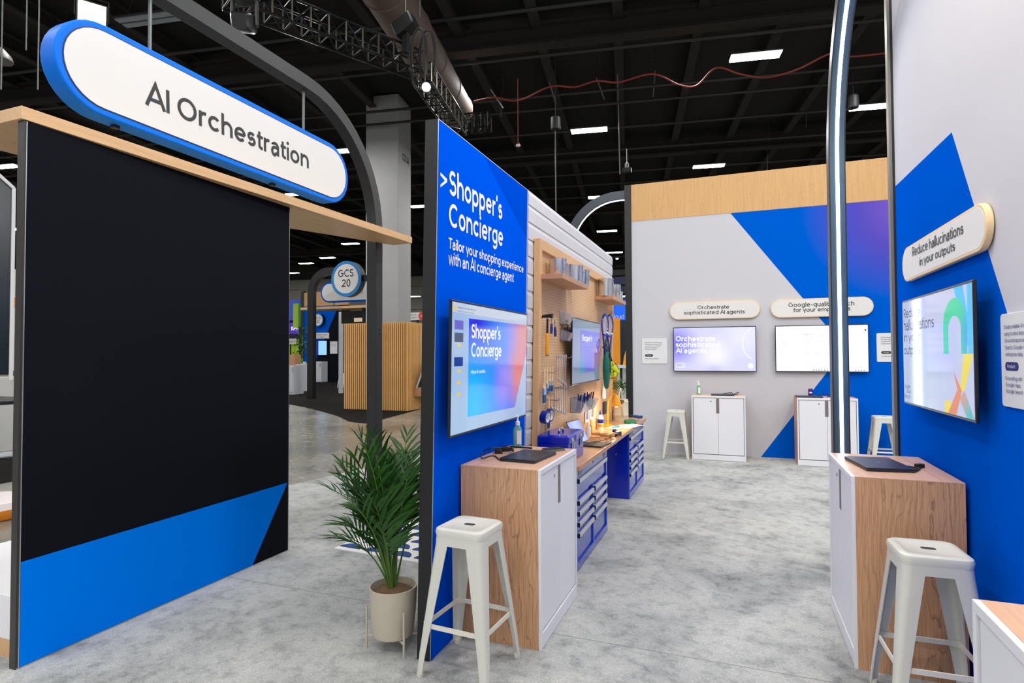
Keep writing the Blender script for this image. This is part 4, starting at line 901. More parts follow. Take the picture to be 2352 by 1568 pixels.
# ================================================================== TOOLS ON THE PEGBOARD   (frame: u along the wall, v up, n out)
PN = 0.036
def peg_at(px, py, n=0.06): return FM.hit(px, py, n)
def hook(parent, n0, n1, y=0.0, x=0.0): return obj('hook', MB().tube([(x, y, n0), (x, y, n1), (x, y+0.012, n1+0.006)], 0.003, 6), STEEL, parent)
q = peg_at(1257.5, 726, 0.09)
t = thing('claw_hammer', 'hammer with yellow handle hanging at top left of the pegboard', 'hammer', FMo(q.x, q.y, 0.09))
q2 = peg_at(1257.5, 815, 0.09); Lh = q.y-q2.y
obj('handle', MB().lathe([(0.013, 0), (0.018, 0.02), (0.014, Lh*0.3), (0.017, Lh*0.52), (0.012, Lh*0.56)], 14, M=T(0, -Lh, 0) @ RX(-90)), YELLOW, t, smooth=True)
obj('grip_end', MB().lathe([(0.0135, -0.006), (0.0185, 0.0)], 14, M=T(0, -Lh, 0) @ RX(-90)), BLACK, t)
obj('shaft', MB().lathe([(0.009, Lh*0.56), (0.008, Lh-0.02)], 10, M=T(0, -Lh, 0) @ RX(-90)), BLACK, t, smooth=True)
obj('head', MB().tube([(0, 0, -0.045), (0, 0, -0.02), (0, 0.004, 0.02), (0, 0, 0.045)], [0.009, 0.014, 0.016, 0.020], 12).bar((0, 0.0, -0.02), (0, -0.015, -0.055), 0.022, 0.008), BLACK_METAL, t, smooth=True)
hook(t, -0.054, -0.02)
def pliers(label, px, tilt):
    q = peg_at(*px, 0.08); t = thing('pliers', label, 'pliers', FMo(q.x, q.y, 0.08) @ RZ(tilt) @ Matrix.Scale(0.62, 4))
    for s in (-1, 1):
        obj('grip', MB().tube([(s*0.012, -0.05, 0), (s*0.024, -0.10, 0), (s*0.022, -0.16, 0), (s*0.018, -0.185, 0)], [0.009, 0.013, 0.012, 0.009], 10), PLASTIC_BLUE, t, smooth=True)
        obj('jaw', MB().bar((s*0.012, -0.05, 0), (-s*0.004, 0.05, 0), 0.016, 0.012, up=(0, 0, 1)), STEEL, t)
    obj('pivot', MB().lathe([(0.01, -0.009), (0.01, 0.009)], 12), STEEL, t); hook(t, -0.07, 0)
pliers('upright blue-handled pliers beside the yellow-handled hammer', (1267, 735), 0)
pliers('tilted blue-handled pliers next to the clear bins', (1274.5, 742), 10)
CLEAR = mat('clear_acrylic', (0.9, 0.92, 1, 1), 0.05, trans=0.85, spec=0.6)
CLEAR.node_tree.nodes['Principled BSDF'].inputs['IOR'].default_value = 1.15
def bin_(label, px, w, h, d, fill, seed):
    rnd = random.Random(seed); q = peg_at(*px, PN); t = thing('clear_bin', label, 'bin', FMo(q.x, q.y, PN), 'clear bins on the pegboard')
    th = 0.003
    obj('shell', MB().box(0, w, 0, h, 0.001, th).box(0, w, 0, th, 0, d).add([(0, 0, d), (w, 0, d), (w, h*0.7, d+h*0.3), (0, h*0.7, d+h*0.3), (0, 0, d-th), (w, 0, d-th), (w, h*0.7, d+h*0.3-th), (0, h*0.7, d+h*0.3-th)], [(0, 1, 2, 3), (7, 6, 5, 4), (3, 2, 6, 7), (0, 4, 5, 1)]), CLEAR, t)
    obj('side_wall', MB().prism([(0.0, 0), (d, 0), (d+h*0.3, h*0.7), (0, h)], 0, th, M=Matrix(((0, 0, 1, 0), (0, 1, 0, 0), (1, 0, 0, 0), (0, 0, 0, 1)))), CLEAR, t)
    obj('side_wall', MB().prism([(0.0, 0), (d, 0), (d+h*0.3, h*0.7), (0, h)], w-th, w, M=Matrix(((0, 0, 1, 0), (0, 1, 0, 0), (1, 0, 0, 0), (0, 0, 0, 1)))), CLEAR, t)
    for i in range(7):
        x = rnd.uniform(.02, w-.02); z = rnd.uniform(.02, d-.01)
        if fill == 0: obj('fitting', MB().lathe([(0.014, 0), (0.014, 0.02), (0.006, 0.024)], 8, M=T(x, th+0.002+rnd.random()*.03, z)), STEEL, t)
        else: obj('pen', MB().tube([(x, th, z), (x+rnd.uniform(-.03, .03), h*0.9+rnd.random()*.05, z+.02)], 0.006, 6), PLASTIC_BLUE if i % 3 else BLACK, t)
    return t
bin_('upper small clear bin beside the blue pliers', (1286, 745), 0.13, 0.13, 0.065, 0, 1)
bin_('lower small clear bin with dark tools below the upper one', (1286, 783), 0.13, 0.11, 0.07, 1, 2)
for i, px in enumerate(((1310, 948), (1319, 945), (1327, 942), (1336, 939))):
    bin_('clear bin of blue markers in the low row on the pegboard, %s from the left' % ('first', 'second', 'third', 'last')[i], px, 0.155, 0.15, 0.10, 1, 10+i)
ORD = ('first', 'second', 'third', 'fourth', 'fifth', 'sixth', 'seventh')
def wrench(label, px, Lw, group, n):
    q = peg_at(*px, n); t = thing('wrench', label, 'wrench', FMo(q.x, q.y, n), group)
    obj('shank', MB().loft([[(x, y, z) for x, z in ((-0.005, -0.003), (0.005, -0.003), (0.005, 0.003), (-0.005, 0.003))] for y in (-Lw+0.015, -0.012)]), CHROME, t)
    obj('ring_end', MB().lathe([(0.007, -0.005), (0.013, -0.005), (0.013, 0.005), (0.007, 0.005)], 14, caps=False), CHROME, t, smooth=True)
    j = [(-0.014, -0.012), (-0.006, -0.014), (-0.005, 0.0), (0.005, 0.0), (0.006, -0.014), (0.014, -0.012), (0.015, 0.004), (0.006, 0.016), (-0.006, 0.016), (-0.015, 0.004)]
    obj('open_end', MB().prism(j, -0.004, 0.004, M=T(0, -Lw, 0)), CHROME, t)
def rod(label, p0, n1):
    q = peg_at(*p0, PN); tag(obj('peg_hook', MB().tube([(0, 0, 0), (0, 0, n1), (0, 0.015, n1+0.012)], 0.004, 8), STEEL, None, FMo(q.x, q.y, PN), smooth=True), label, 'hook')
rod('steel peg hook through the upper row of wrenches', (1277, 821), 0.13)
rod('steel peg hook through the lower row of wrenches', (1273, 891), 0.13)
rod('steel peg hook carrying the row of paint brushes', (1246, 855), 0.1)
rod('steel peg hook carrying the tape rolls and low brushes', (1256, 918), 0.1)
for i in range(6): wrench('%s chrome wrench from the left in the upper hanging row beside the pegboard screen' % ORD[i], (1279.5+4.0*i, 819.5-0.5*i), 0.19+0.012*i, 'upper row of wrenches', 0.07+0.016*i)
for i in range(7): wrench('%s chrome wrench from the left in the lower hanging row below the pegboard screen' % ORD[i], (1275+4.1*i, 891-1.0*i), 0.18+0.01*i, 'lower row of wrenches', 0.055+0.016*i)
BLOND = mat('pale_wood_handle', rgb(228, 198, 158), 0.5); BRISTLE = mat('blue_bristle', rgb(28, 86, 140), 0.8, bump=0.5, bscale=400); FERR = mat('ferrule', rgb(205, 208, 214), 0.3, metal=0.9)
def brush(label, top, bot, wd, n):
    q = peg_at(*top, n); b = peg_at(*bot, n); Lb = q.y-b.y; t = thing('paint_brush', label, 'paint brush', FMo(q.x, q.y, n), 'paint brushes on the pegboard')
    obj('handle', MB().loft([[(x, y, z) for x, z in rrect(w_, 0.012, 0.0055, 3)] for y, w_ in ((0.01, 0.016), (-Lb*0.12, 0.022), (-Lb*0.4, 0.017), (-Lb*0.56, wd))]), BLOND, t, smooth=True)
    obj('ferrule', MB().box(-wd/2-.001, wd/2+.001, -Lb*0.74, -Lb*0.55, -0.008, 0.008), FERR, t, bevel=0.001)
    obj('bristles', MB().loft([[(-wd/2, y, -d_), (wd/2, y, -d_), (wd/2, y, d_), (-wd/2, y, d_)] for y, d_ in ((-Lb*0.74, 0.007), (-Lb*0.985, 0.005))]), BRISTLE, t)
    obj('bristle_tip', MB().box(-wd/2, wd/2, -Lb*1.0, -Lb*0.985, -0.004, 0.004), PRINT_WHITE, t)
brush('longest paint brush with blue bristles at the left of the brush row', (1251, 847), (1250, 927), 0.062, 0.10)
brush('second paint brush in the row, blue bristles', (1257, 846), (1257, 907), 0.05, 0.088)
brush('third paint brush in the row, wide blue bristles', (1263, 845), (1263.5, 899), 0.052, 0.075)
brush('fourth paint brush in the row, nearest the wrenches', (1268.5, 844), (1269, 899), 0.04, 0.06)
brush('paint brush hanging low behind the blue tape rolls', (1261, 913), (1261, 984), 0.04, 0.06)
brush('slim bare brush hanging low beside the blue tape rolls', (1267.5, 912), (1268, 952), 0.02, 0.055)
def tape(label, c, R, wd, n, swatch=False):
    q = peg_at(*c, n); t = thing('tape_roll', label, 'tape roll', FMo(q.x, q.y, n) @ RX(6) @ RY(-8))
    obj('tape', MB().lathe([(R*0.74, -wd/2), (R, -wd/2), (R, wd/2), (R*0.74, wd/2)], 32, caps=False), PLASTIC_BLUE, t, smooth=True)
    obj('core', MB().lathe([(R*0.70, -wd/2-.001), (R*0.74, -wd/2-.001), (R*0.74, wd/2+.001), (R*0.70, wd/2+.001), (R*0.70, -wd/2-.001)], 32, caps=False), PRINT_WHITE, t, smooth=True)
    if swatch: obj('label_sticker', MB().box(-0.02, 0.02, -R-.001, -R, -0.02, 0.02, M=RZ(40)), mat('green_sticker', rgb(40, 170, 50), 0.5), t)
tape('front blue tape roll with green sticker hanging low on the pegboard', (1252, 958), 0.05, 0.05, 0.14, True)
tape('rear blue tape roll hanging low on the pegboard', (1262, 953), 0.054, 0.035, 0.10)
# tennis rackets
def racket(label, top, bot, n):
    q = peg_at(*top, n); b = peg_at(*bot, n); Lr = q.y-b.y; t = thing('tennis_racket', label, 'racket', FMo(q.x, q.y, n) @ RY(-13), 'tennis rackets on the pegboard')
    ra, rb = Lr*0.155, Lr*0.22
    el = [(ra*math.sin(2*PI*k/32), -rb+rb*math.cos(2*PI*k/32), 0) for k in range(33)]
    fr_ = obj('head_frame', MB().tube(el, 0.012, 8), TOOL_BLUE2, t, smooth=True)
    m = MB()
    for k in range(-6, 7):
        x = ra*k/7; yy = rb*math.sqrt(max(0, 1-(x/ra)**2)); m.tube([(x, -rb-yy, 0), (x, -rb+yy, 0)], 0.0012, 4)
    for k in range(-7, 8):
        y = rb*k/8; xx = ra*math.sqrt(max(0, 1-(y/rb)**2)); m.tube([(-xx, -rb+y, 0), (xx, -rb+y, 0)], 0.0012, 4)
    obj('strings', m, PRINT_WHITE, t)
    for s in (-1, 1): obj('throat', MB().tube([(s*ra*0.72, -2*rb+rb*0.3, 0), (s*0.02, -Lr*0.66, 0)], 0.011, 8), TOOL_BLUE, t, smooth=True)
    obj('grip', MB().loft([[(x, y, z) for x, z in rrect(0.032, 0.028, 0.012, 3)] for y in (-Lr*0.64, -Lr)]), PLASTIC_BLUE, t, smooth=True)
    obj('bumper', MB().tube(el[12:14], 0.0135, 8).tube(el[19:21], 0.0135, 8), PRINT_WHITE, t)
racket('tennis racket with blue frame hanging nearer on the pegboard', (1390, 722), (1391, 830), 0.10)
racket('tennis racket with blue frame hanging at the pegboard\'s far edge', (1400.5, 723), (1400, 835), 0.10)
# teal garden gloves / pouch with cord
q = peg_at(1390, 812, 0.15)
t = thing('teal_pouch', 'teal fabric pouch with looped cord hanging below the rackets', 'pouch', FMo(q.x, q.y, 0.15))
rg = []
for y, w_, z_ in ((0.02, 0.05, 0.012), (-0.06, 0.10, 0.035), (-0.18, 0.095, 0.04), (-0.30, 0.075, 0.03), (-0.38, 0.05, 0.022), (-0.40, 0.02, 0.01)):
    rg.append([(x, y, z+0.02) for x, z in rrect(w_*1.5, z_*2, min(z_*0.95, w_*0.7), 4)])
obj('pouch_body', MB().loft(rg), TEAL, t, smooth=True)
obj('strap', MB().box(-0.02, 0.02, -0.2, 0.01, 0.05, 0.062).box(-0.03, 0.03, -0.21, -0.16, 0.055, 0.066), BLACK, t)
for s in (-1, 1): obj('cord', MB().tube([(s*0.01, 0.02, 0.02), (s*0.05, 0.10, 0.03), (s*0.02, 0.17, 0.01), (0, 0.14, 0.0), (-s*0.02, 0.05, 0.03)], 0.006, 6), mat('green_cord', rgb(20, 90, 60), 0.6), t, smooth=True)
obj('buckle', MB().box(-0.015, 0.015, -0.2, -0.185, 0.064, 0.07), STEEL, t)
q = peg_at(1372.5, 790, 0.06)
t = thing('garden_trowel', 'small dark-handled trowel between the pegboard screen and the rackets', 'trowel', FMo(q.x, q.y, 0.07))
obj('handle', MB().tube([(0, 0.02, 0), (0, -0.05, 0), (0, -0.12, 0)], [0.012, 0.016, 0.011], 10), mat('dark_green_grip', rgb(20, 50, 44), 0.5), t, smooth=True)
obj('blade', MB().prism([(-0.03, 0.02), (0.03, 0.02), (0.034, 0.10), (0, 0.17), (-0.034, 0.10)], -0.003, 0.003), STEEL, t); hook(t, -0.034, 0)
# bag of tennis balls
q = peg_at(1405, 850, 0.16)
BALL = mat('tennis_felt', rgb(196, 214, 30), 0.85, bump=0.4, bscale=300)
bg = thing('ball_net', 'black net bag holding tennis balls at the far edge of the pegboard', 'net bag', FMo(q.x, q.y, 0.16))
obj('drawstring', MB().tube([(0, 0.11, 0), (-0.03, 0.2, -0.03), (-0.05, 0.28, -0.1)], 0.012, 6).tube([(0, 0.11, 0), (0.02, 0.2, -0.03), (-0.03, 0.28, -0.1)], 0.010, 6), BLACK, bg, smooth=True)
m = MB()
for k in range(7):
    a = 2*PI*k/7; m.tube([(0.085*math.sin(t_)*math.cos(a), 0.10*math.cos(t_), 0.085*math.sin(t_)*math.sin(a)) for t_ in [PI*j/10 for j in range(11)]], 0.003, 4)
obj('net', m, BLACK, bg)
sp = [(0, 0.07, 0), (-0.045, 0.02, 0.03), (0.045, 0.015, 0.03), (0.0, 0.01, -0.04), (-0.03, -0.05, 0.03), (0.035, -0.05, 0.02), (0, -0.045, -0.035), (0.0, -0.015, 0.06)]
for i, (x, y, z) in enumerate(sp):
    tag(obj('tennis_ball', MB().ball((0, 0, 0), 0.036, 16), BALL, None, FMo(q.x+x, q.y+y, 0.16+z), smooth=True), 'yellow-green tennis ball in the black net bag', 'ball', 'tennis balls in the net bag')
# white scoop, saw, drawings
q = peg_at(1388, 890, 0.07)
t = thing('plastic_scoop', 'white plastic scoop hanging under the teal pouch', 'scoop', FMo(q.x, q.y, 0.07))
obj('blade', MB().loft([[(x, y, z) for x, z in rrect(w_, 0.03, 0.012, 3)] for y, w_ in ((0.03, 0.03), (-0.02, 0.09), (-0.10, 0.10), (-0.13, 0.07))]), PRINT_WHITE, t, smooth=True)
obj('handle', MB().tube([(0, 0.02, 0), (0, 0.12, 0)], 0.012, 8), PRINT_WHITE, t, smooth=True); hook(t, -0.034, 0, 0.11)
q = peg_at(1389.5, 940, 0.05)
tag(obj('dark_plate', MB().prism(rrect(0.14, 0.19, 0.01), 0, 0.02), mat('dark_blue_grey', rgb(50, 56, 78), 0.5), None, FMo(q.x, q.y, 0.037)), 'dark flat plate leaning low on the pegboard behind the watering can', 'plate')
for lab, pl, pr_, ink in (('framed picture card standing low on the pegboard, nearer the bins', (1345.5, 936), (1354, 968), rgb(90, 90, 130)), ('framed picture card low on the pegboard beside the lamp arm', (1357, 931), (1366, 962), rgb(120, 90, 60))):
    a = peg_at(*pl, 0.05); b = peg_at(*pr_, 0.05); w_, h_ = b.x-a.x, a.y-b.y
    t = thing('picture_card', lab, 'picture', FMo((a.x+b.x)/2, (a.y+b.y)/2, 0.037))
    obj('card', MB().box(-w_/2, w_/2, -h_/2, h_/2, 0, 0.01), PRINT_WHITE, t)
    obj('picture', MB().box(-w_*0.28, w_*0.28, -h_*0.3, h_*0.3, 0.01, 0.0108), mat('card_ink_%d' % int(pl[0]), ink, 0.6, noise=0.5, nscale=40), t)
# ================================================================== THINGS ON THE WORKTOP
def onbench(x, y, z=WT): return pZ(x, y, z)
# blue tool box
a = pX(1325, 1062, -1.2)
TBX, TBY = -1.325, 4.42
t = thing('tool_box', 'glossy blue metal tool box at the near end of the worktop', 'tool box', T(TBX, 4.59, WT))
obj('base', MB().box(-0.13, 0.125, -0.235, 0.235, 0, 0.15), TOOL_BLUE, t, bevel=0.006)
obj('lid', MB().loft([[(x, y, z) for x, y in rrect(0.262-d, 0.478-d, 0.012, 3)] for z, d in ((0.152, 0), (0.20, 0), (0.215, 0.03))]), TOOL_BLUE, t, smooth=True)
for y in (-0.13, 0.13):
    lt = obj('latch', MB().box(0.126, 0.136, y-0.022, y+0.022, 0.09, 0.19), CHROME, t, bevel=0.003); obj('latch_keeper', MB().box(0.136, 0.142, y-0.012, y+0.012, 0.10, 0.17), STEEL, lt, bevel=0.002)
obj('badge', MB().box(0.126, 0.129, -0.025, 0.025, 0.165, 0.185), STEEL, t)
hd = obj('handle', MB().tube([(0, -0.06, 0.225), (0, -0.05, 0.243), (0, 0.05, 0.243), (0, 0.06, 0.225)], 0.008, 8), CHROME, t, smooth=True)
for y in (-0.068, 0.05): obj('handle_mount', MB().box(-0.012, 0.012, y, y+0.018, 0.214, 0.226), STEEL, hd)
# laptop, open, on the bench
LAPK = mat('laptop_keys', rgb(24, 25, 28), 0.5)
def laptop(label, M, w=0.34, d=0.24, lid=0, scr_mat=None):
    t = thing('laptop', label, 'laptop', M)
    obj('base', MB().prism(rrect(w, d, 0.012), 0.002, 0.014), SPACE_GREY, t, bevel=0.002)
    obj('foot', MB().box(-w*0.4, w*0.4, -d*0.42, -d*0.38, 0, 0.002).box(-w*0.4, w*0.4, d*0.38, d*0.42, 0, 0.002), RUBBER, t)
    if lid == 0:
        l = obj('lid', MB().prism(rrect(w, d, 0.012), 0.0145, 0.021), SPACE_GREY, t, bevel=0.002)
        obj('emblem', MB().prism(rrect(0.045, 0.012, 0.004), 0.021, 0.0213), mat('emblem_grey', rgb(120, 124, 134), 0.3, metal=0.8), l)
    else:
        obj('keyboard', MB().box(-w*0.44, w*0.44, -d*0.05, d*0.4, 0.0142, 0.0155), LAPK, t)
        obj('touchpad', MB().box(-w*0.17, w*0.17, -d*0.45, -d*0.10, 0.0142, 0.015), mat('touchpad', rgb(86, 90, 98), 0.35), t)
        R_ = T(0, d/2, 0.014) @ RX(lid-90)
        l = obj('lid', MB().box(-w/2, w/2, 0, 0.006, 0, d), SPACE_GREY, t, R_, bevel=0.002)
        obj('display', MB().box(-w*0.48, w*0.48, -0.0008, 0, d*0.04, d*0.96), scr_mat, l)
    return t
lp = onbench(1368, 1021)
laptop('open laptop with lit blue screen on the worktop beside the tool box', T(-1.225, lp.y, WT) @ RZ(84), 0.33, 0.23, 62, gradient('bench_laptop_screen', [(0, 0, rgb(150, 170, 250), 1), (0.0, 0.1, rgb(230, 236, 255), 0.2)], 0.7))
# desk lamp
b0 = onbench(1383, 978)
t = thing('desk_lamp', 'yellow desk lamp with curved arm shining on the worktop', 'lamp', T(-1.395, b0.y, WT))
dy = 0.0
obj('base', MB().lathe([(0.06, 0), (0.06, 0.012), (0.03, 0.02), (0.012, 0.03)], 24), YELLOW, t, smooth=True)
tip = pX(1416, 914, -1.23)
tv_ = Vector((tip.x+1.395, tip.y-b0.y, tip.z-WT))
arm = [(0, 0, 0.02), (0, -0.01, 0.18), (0.01, 0.0, 0.30), (tv_.x*0.25, tv_.y*0.2, tv_.z*0.93), (tv_.x*0.6, tv_.y*0.6, tv_.z+0.035), (tv_.x*0.9, tv_.y*0.9, tv_.z+0.035), tuple(tv_+Vector((0, 0, 0.03)))]
cv = []
P = [Vector(a) for a in arm]; P = [P[0]]+P+[P[-1]]
for i in range(1, len(P)-2):
    for k in range(6):
        s = k/6; cv.append(0.5*((2*P[i])+(P[i+1]-P[i-1])*s+(2*P[i-1]-5*P[i]+4*P[i+1]-P[i+2])*s*s+(-P[i-1]+3*P[i]-3*P[i+1]+P[i+2])*s**3))
cv.append(P[-1])
obj('arm', MB().tube(cv, 0.010, 10), YELLOW, t, smooth=True)
sh = obj('shade', MB().lathe([(0.015, 0.03), (0.022, 0.02), (0.03, 0.0), (0.058, -0.09), (0.056, -0.09), (0.028, 0.0)], 24, M=T(*tv_), caps=False), YELLOW, t, smooth=True)
obj('bulb', MB().ball((tv_.x, tv_.y, tv_.z-0.065), 0.035, 14), mat('bulb_lit', (1, 1, 1, 1), 0.4, emit=12, ecol=(1, 0.93, 0.8, 1)), t, smooth=True)
pl_ = D.lights.new('desk_lamp_light', 'POINT'); pl_.energy = 5; pl_.color = (1, 0.9, 0.72); pl_.shadow_soft_size = 0.03
po = D.objects.new('desk_lamp_light', pl_); COL.objects.link(po); po.parent = t; po.location = (tv_.x, tv_.y, tv_.z-0.115)
# watering can
wc = onbench(1416, 966)
t = thing('watering_can', 'cream metal watering can with arched handle at the end of the worktop', 'watering can', T(-1.358, wc.y+0.03, WT))
Rw = 0.097
obj('body', MB().lathe([(Rw*0.99, 0), (Rw*1.01, 0.01), (Rw, 0.07), (Rw*1.03, 0.075), (Rw, 0.08), (Rw, 0.24), (Rw*1.03, 0.245), (Rw*0.98, 0.25), (Rw*0.95, 0.275), (Rw*0.9, 0.275)], 32), CREAM, t, smooth=True)
hp = [(Rw*0.55*math.sin(0)*0+0.0, -Rw*0.95*math.cos(a), 0.26+0.15*math.sin(a)) for a in [PI*k/16 for k in range(17)]]
obj('handle', MB().tube(hp, 0.009, 8), CREAM, t, smooth=True)
spt = [(0.04, -Rw*0.75, 0.06), (0.04, -Rw-0.05, 0.16), (0.045, -Rw-0.10, 0.235)]
obj('spout', MB().tube(spt, [0.02, 0.014, 0.011], 12), CREAM, t, smooth=True)
dv = (Vector(spt[2])-Vector(spt[1])).normalized()
obj('rose', MB().lathe([(0.012, 0), (0.036, 0.03), (0.036, 0.034)], 20, M=T(*spt[2]) @ dv.to_track_quat('Z', 'Y').to_matrix().to_4x4()), mat('rose_brown', rgb(96, 66, 44), 0.5, metal=0.4), t, smooth=True)
# glue bottle, small bottle
g = onbench(1367, 984)
t = thing('glue_bottle', 'white glue bottle with orange label standing by the lamp foot', 'bottle', T(-1.42, g.y-0.03, WT))
obj('body', MB().lathe([(0.032, 0), (0.034, 0.01), (0.034, 0.13), (0.015, 0.165)], 20), PRINT_WHITE, t, smooth=True)
obj('label_band', MB().lathe([(0.0346, 0.025), (0.0346, 0.06)], 20, caps=False), mat('orange_label', rgb(240, 150, 40), 0.5), t)
obj('label_band', MB().lathe([(0.0346, 0.07), (0.0346, 0.115)], 20, caps=False), PLASTIC_BLUE, t)
obj('nozzle', MB().lathe([(0.015, 0.165), (0.015, 0.18), (0.005, 0.215)], 14), PLASTIC_BLUE, t, smooth=True)
g = onbench(1353, 1003)
t = thing('spray_bottle', 'small clear bottle standing among the wood scraps', 'bottle', T(-1.41, g.y+0.02, WT))
obj('body', MB().lathe([(0.026, 0), (0.027, 0.09), (0.012, 0.115)], 18), mat('frosted_white', rgb(225, 228, 230), 0.4), t, smooth=True)
obj('cap', MB().lathe([(0.012, 0.115), (0.012, 0.14), (0.008, 0.145)], 14), PRINT_WHITE, t, smooth=True)
g = onbench(1361, 1000)
tag(obj('wood_chisel', MB().lathe([(0.012, 0), (0.016, 0.05), (0.012, 0.11), (0.005, 0.115), (0.005, 0.17)], 12), YELLOW, None, T(-1.40, g.y-0.02, WT), smooth=True), 'upright yellow-handled tool standing in front of the glue bottle', 'hand tool')
# scraps of wood
rnd = random.Random(4)
cen = onbench(1385, 1007)
for i in range(26):
    x = rnd.uniform(-1.38, -1.15); y = cen.y+rnd.uniform(-0.33, 0.32); Lx = rnd.uniform(0.06, 0.2); wd = rnd.uniform(0.015, 0.04); th = rnd.uniform(0.008, 0.022); lay = rnd.choice((0, 0, 0.02, 0.035)) if abs(y-cen.y) < 0.16 else 0
    tag(obj('wood_offcut', MB().box(-Lx/2, Lx/2, -wd/2, wd/2, 0, th), SCRAP, None, T(x, y, WT+lay) @ RZ(rnd.uniform(20, 160)), bevel=0.001), 'small wooden offcut in the heap on the worktop', 'offcut', 'heap of wooden offcuts')
g = onbench(1432, 999)
t = thing('tape_measure', 'black and blue tape measure near the front edge of the worktop', 'tape measure', T(-1.125, g.y-0.1, WT) @ RZ(75))
obj('case', MB().prism(rrect(0.075, 0.05, 0.014), -0.02, 0.02, M=T(0, 0, 0.025) @ RX(90)), mat('navy_plastic', rgb(24, 30, 56), 0.4), t, smooth=True); obj('tongue', MB().box(0.03, 0.06, -0.012, 0.012, 0.001, 0.004), YELLOW, t)
g = onbench(1403, 995)
tag(obj('string_ball', MB().ball((0, 0, 0.026), 0.026, 14), PLASTIC_BLUE, None, T(-1.20, g.y, WT), smooth=True), 'small blue ball beside the tape measure', 'ball')
g = onbench(1395, 984)
t = thing('utility_knife', 'teal utility knife lying on a pale board on the worktop', 'knife', T(-1.25, g.y+0.02, WT+0.017) @ RZ(70))
obj('grip', MB().loft([[(x, y, z) for y, z in rrect(w_, 0.016, 0.006, 3, 0, 0.009)] for x, w_ in ((-0.09, 0.02), (-0.03, 0.028), (0.03, 0.022))]), mat('teal_plastic', rgb(20, 140, 170), 0.4), t, smooth=True); obj('blade', MB().box(0.03, 0.10, -0.008, 0.008, 0.008, 0.011), STEEL, t)
tag(obj('pale_board', MB().box(-0.08, 0.08, -0.12, 0.12, 0, 0.016), mat('pale_ply', rgb(240, 220, 190), 0.6), None, T(-1.27, g.y+0.02, WT) @ RZ(-12)), 'pale plywood board under the teal knife', 'board')
g = onbench(1420, 980)
for i in range(5):
    tag(obj('paper_sheet', MB().box(-0.075, 0.075, -0.105, 0.105, 0, 0.0012), PRINT_WHITE, None, T(-1.23+0.035*math.sin(i*2.1)+0.02*i, g.y+0.07*i-0.1, WT+0.0008+0.0015*i) @ RZ(25*i-50)), 'loose white sheet of paper strewn on the worktop by the green pad', 'paper', 'loose sheets on the worktop')
g = onbench(1435, 971)
t = thing('green_pad', 'flat green kneeling pad under the blue gloves on the worktop', 'pad', T(-1.205, g.y+0.02, WT) @ RZ(15))
obj('pad', MB().prism(rrect(0.13, 0.24, 0.02), 0, 0.028), mat('green_foam', rgb(16, 130, 70), 0.6), t, smooth=True, bevel=0.005); obj('strap', MB().tube([(-0.03, -0.12, 0.014), (-0.06, -0.19, 0.006), (-0.02, -0.21, 0.006)], 0.006, 6), mat('green_foam', 0), t, smooth=True)
g = onbench(1455, 966)
t = thing('work_gloves', 'pair of blue work gloves lying on the green pad', 'gloves', T(-1.17, g.y+0.06, WT+0.03) @ RZ(30))
GL = mat('blue_glove', rgb(10, 62, 128), 0.7, bump=0.5, bscale=120)
obj('palm', MB().loft([[(x, y, z) for x, z in rrect(w_, 0.03, 0.013, 3, 0, 0.017)] for y, w_ in ((-0.10, 0.075), (-0.05, 0.06), (0.0, 0.085), (0.05, 0.08))]), GL, t, smooth=True)
for k_, (x, l_) in enumerate(((-0.03, 0.06), (-0.01, 0.075), (0.011, 0.07), (0.031, 0.055))): obj('finger', MB().tube([(x, 0.04, 0.016), (x*1.2, 0.05+l_*0.6, 0.022), (x*1.3, 0.05+l_, 0.012)], [0.012, 0.011, 0.008], 8), GL, t, smooth=True)
obj('thumb', MB().tube([(0.04, 0.0, 0.016), (0.075, 0.02, 0.018), (0.085, 0.05, 0.012)], [0.013, 0.012, 0.008], 8), GL, t, smooth=True)
# white socket gadget hanging by the bench
g = thing('power_strip', 'black and white power strip hanging at the side of the nearer chest', 'power strip', T(-1.16, 5.46, 0.30))
obj('strip', MB().box(-0.02, 0.02, -0.02, 0.01, -0.25, 0.02), BLACK, g, bevel=0.004); obj('socket', MB().box(-0.018, 0.022, -0.01, 0.03, 0.02, 0.07), PRINT_WHITE, g, bevel=0.004)
# ================================================================== THINGS ON THE CABINETS
CT = 1.0+CZ
CABLE = mat('black_cable', rgb(18, 18, 20), 0.5)
laptop('closed dark laptop on the cabinet by the blue wall', T(-1.212, 3.46, CT) @ RZ(85), 0.36, 0.235)
def cable(label, px, r=0.004, z=CT, name='cable', lift=None):
    pts = []
    for i, (x, y) in enumerate(px):
        q = pZ(x, y, z+0.005+(lift[i] if lift else 0)); pts.append(q)
    P = [pts[0]]+pts+[pts[-1]]; cv = []
    for i in range(1, len(P)-2):
        for k in range(6):
            s = k/6; cv.append(0.5*((2*P[i])+(P[i+1]-P[i-1])*s+(2*P[i-1]-5*P[i]+4*P[i+1]-P[i+2])*s*s+(-P[i-1]+3*P[i]-3*P[i+1]+P[i+2])*s**3))
    cv.append(P[-1]); o = cv[0].copy()
    return tag(obj(name, MB().tube([v-o for v in cv], r, 6), CABLE, None, T(*o), smooth=True), label, 'cable')
cable('black charging cable looping at the left of the closed laptop', [(1158, 1055), (1147, 1055), (1137, 1047), (1125, 1047), (1106, 1052), (1110, 1037), (1130, 1029), (1148, 1029), (1152, 1038)], lift=[0, 0, 0, 0, 0.01, 0.04, 0.07, 0.06, 0.02])
cable('thick black cable running behind the closed laptop', [(1150, 1036), (1160, 1026), (1180, 1026), (1210, 1028), (1222, 1029)], 0.006)
c = pZ(1146, 1040, CT)
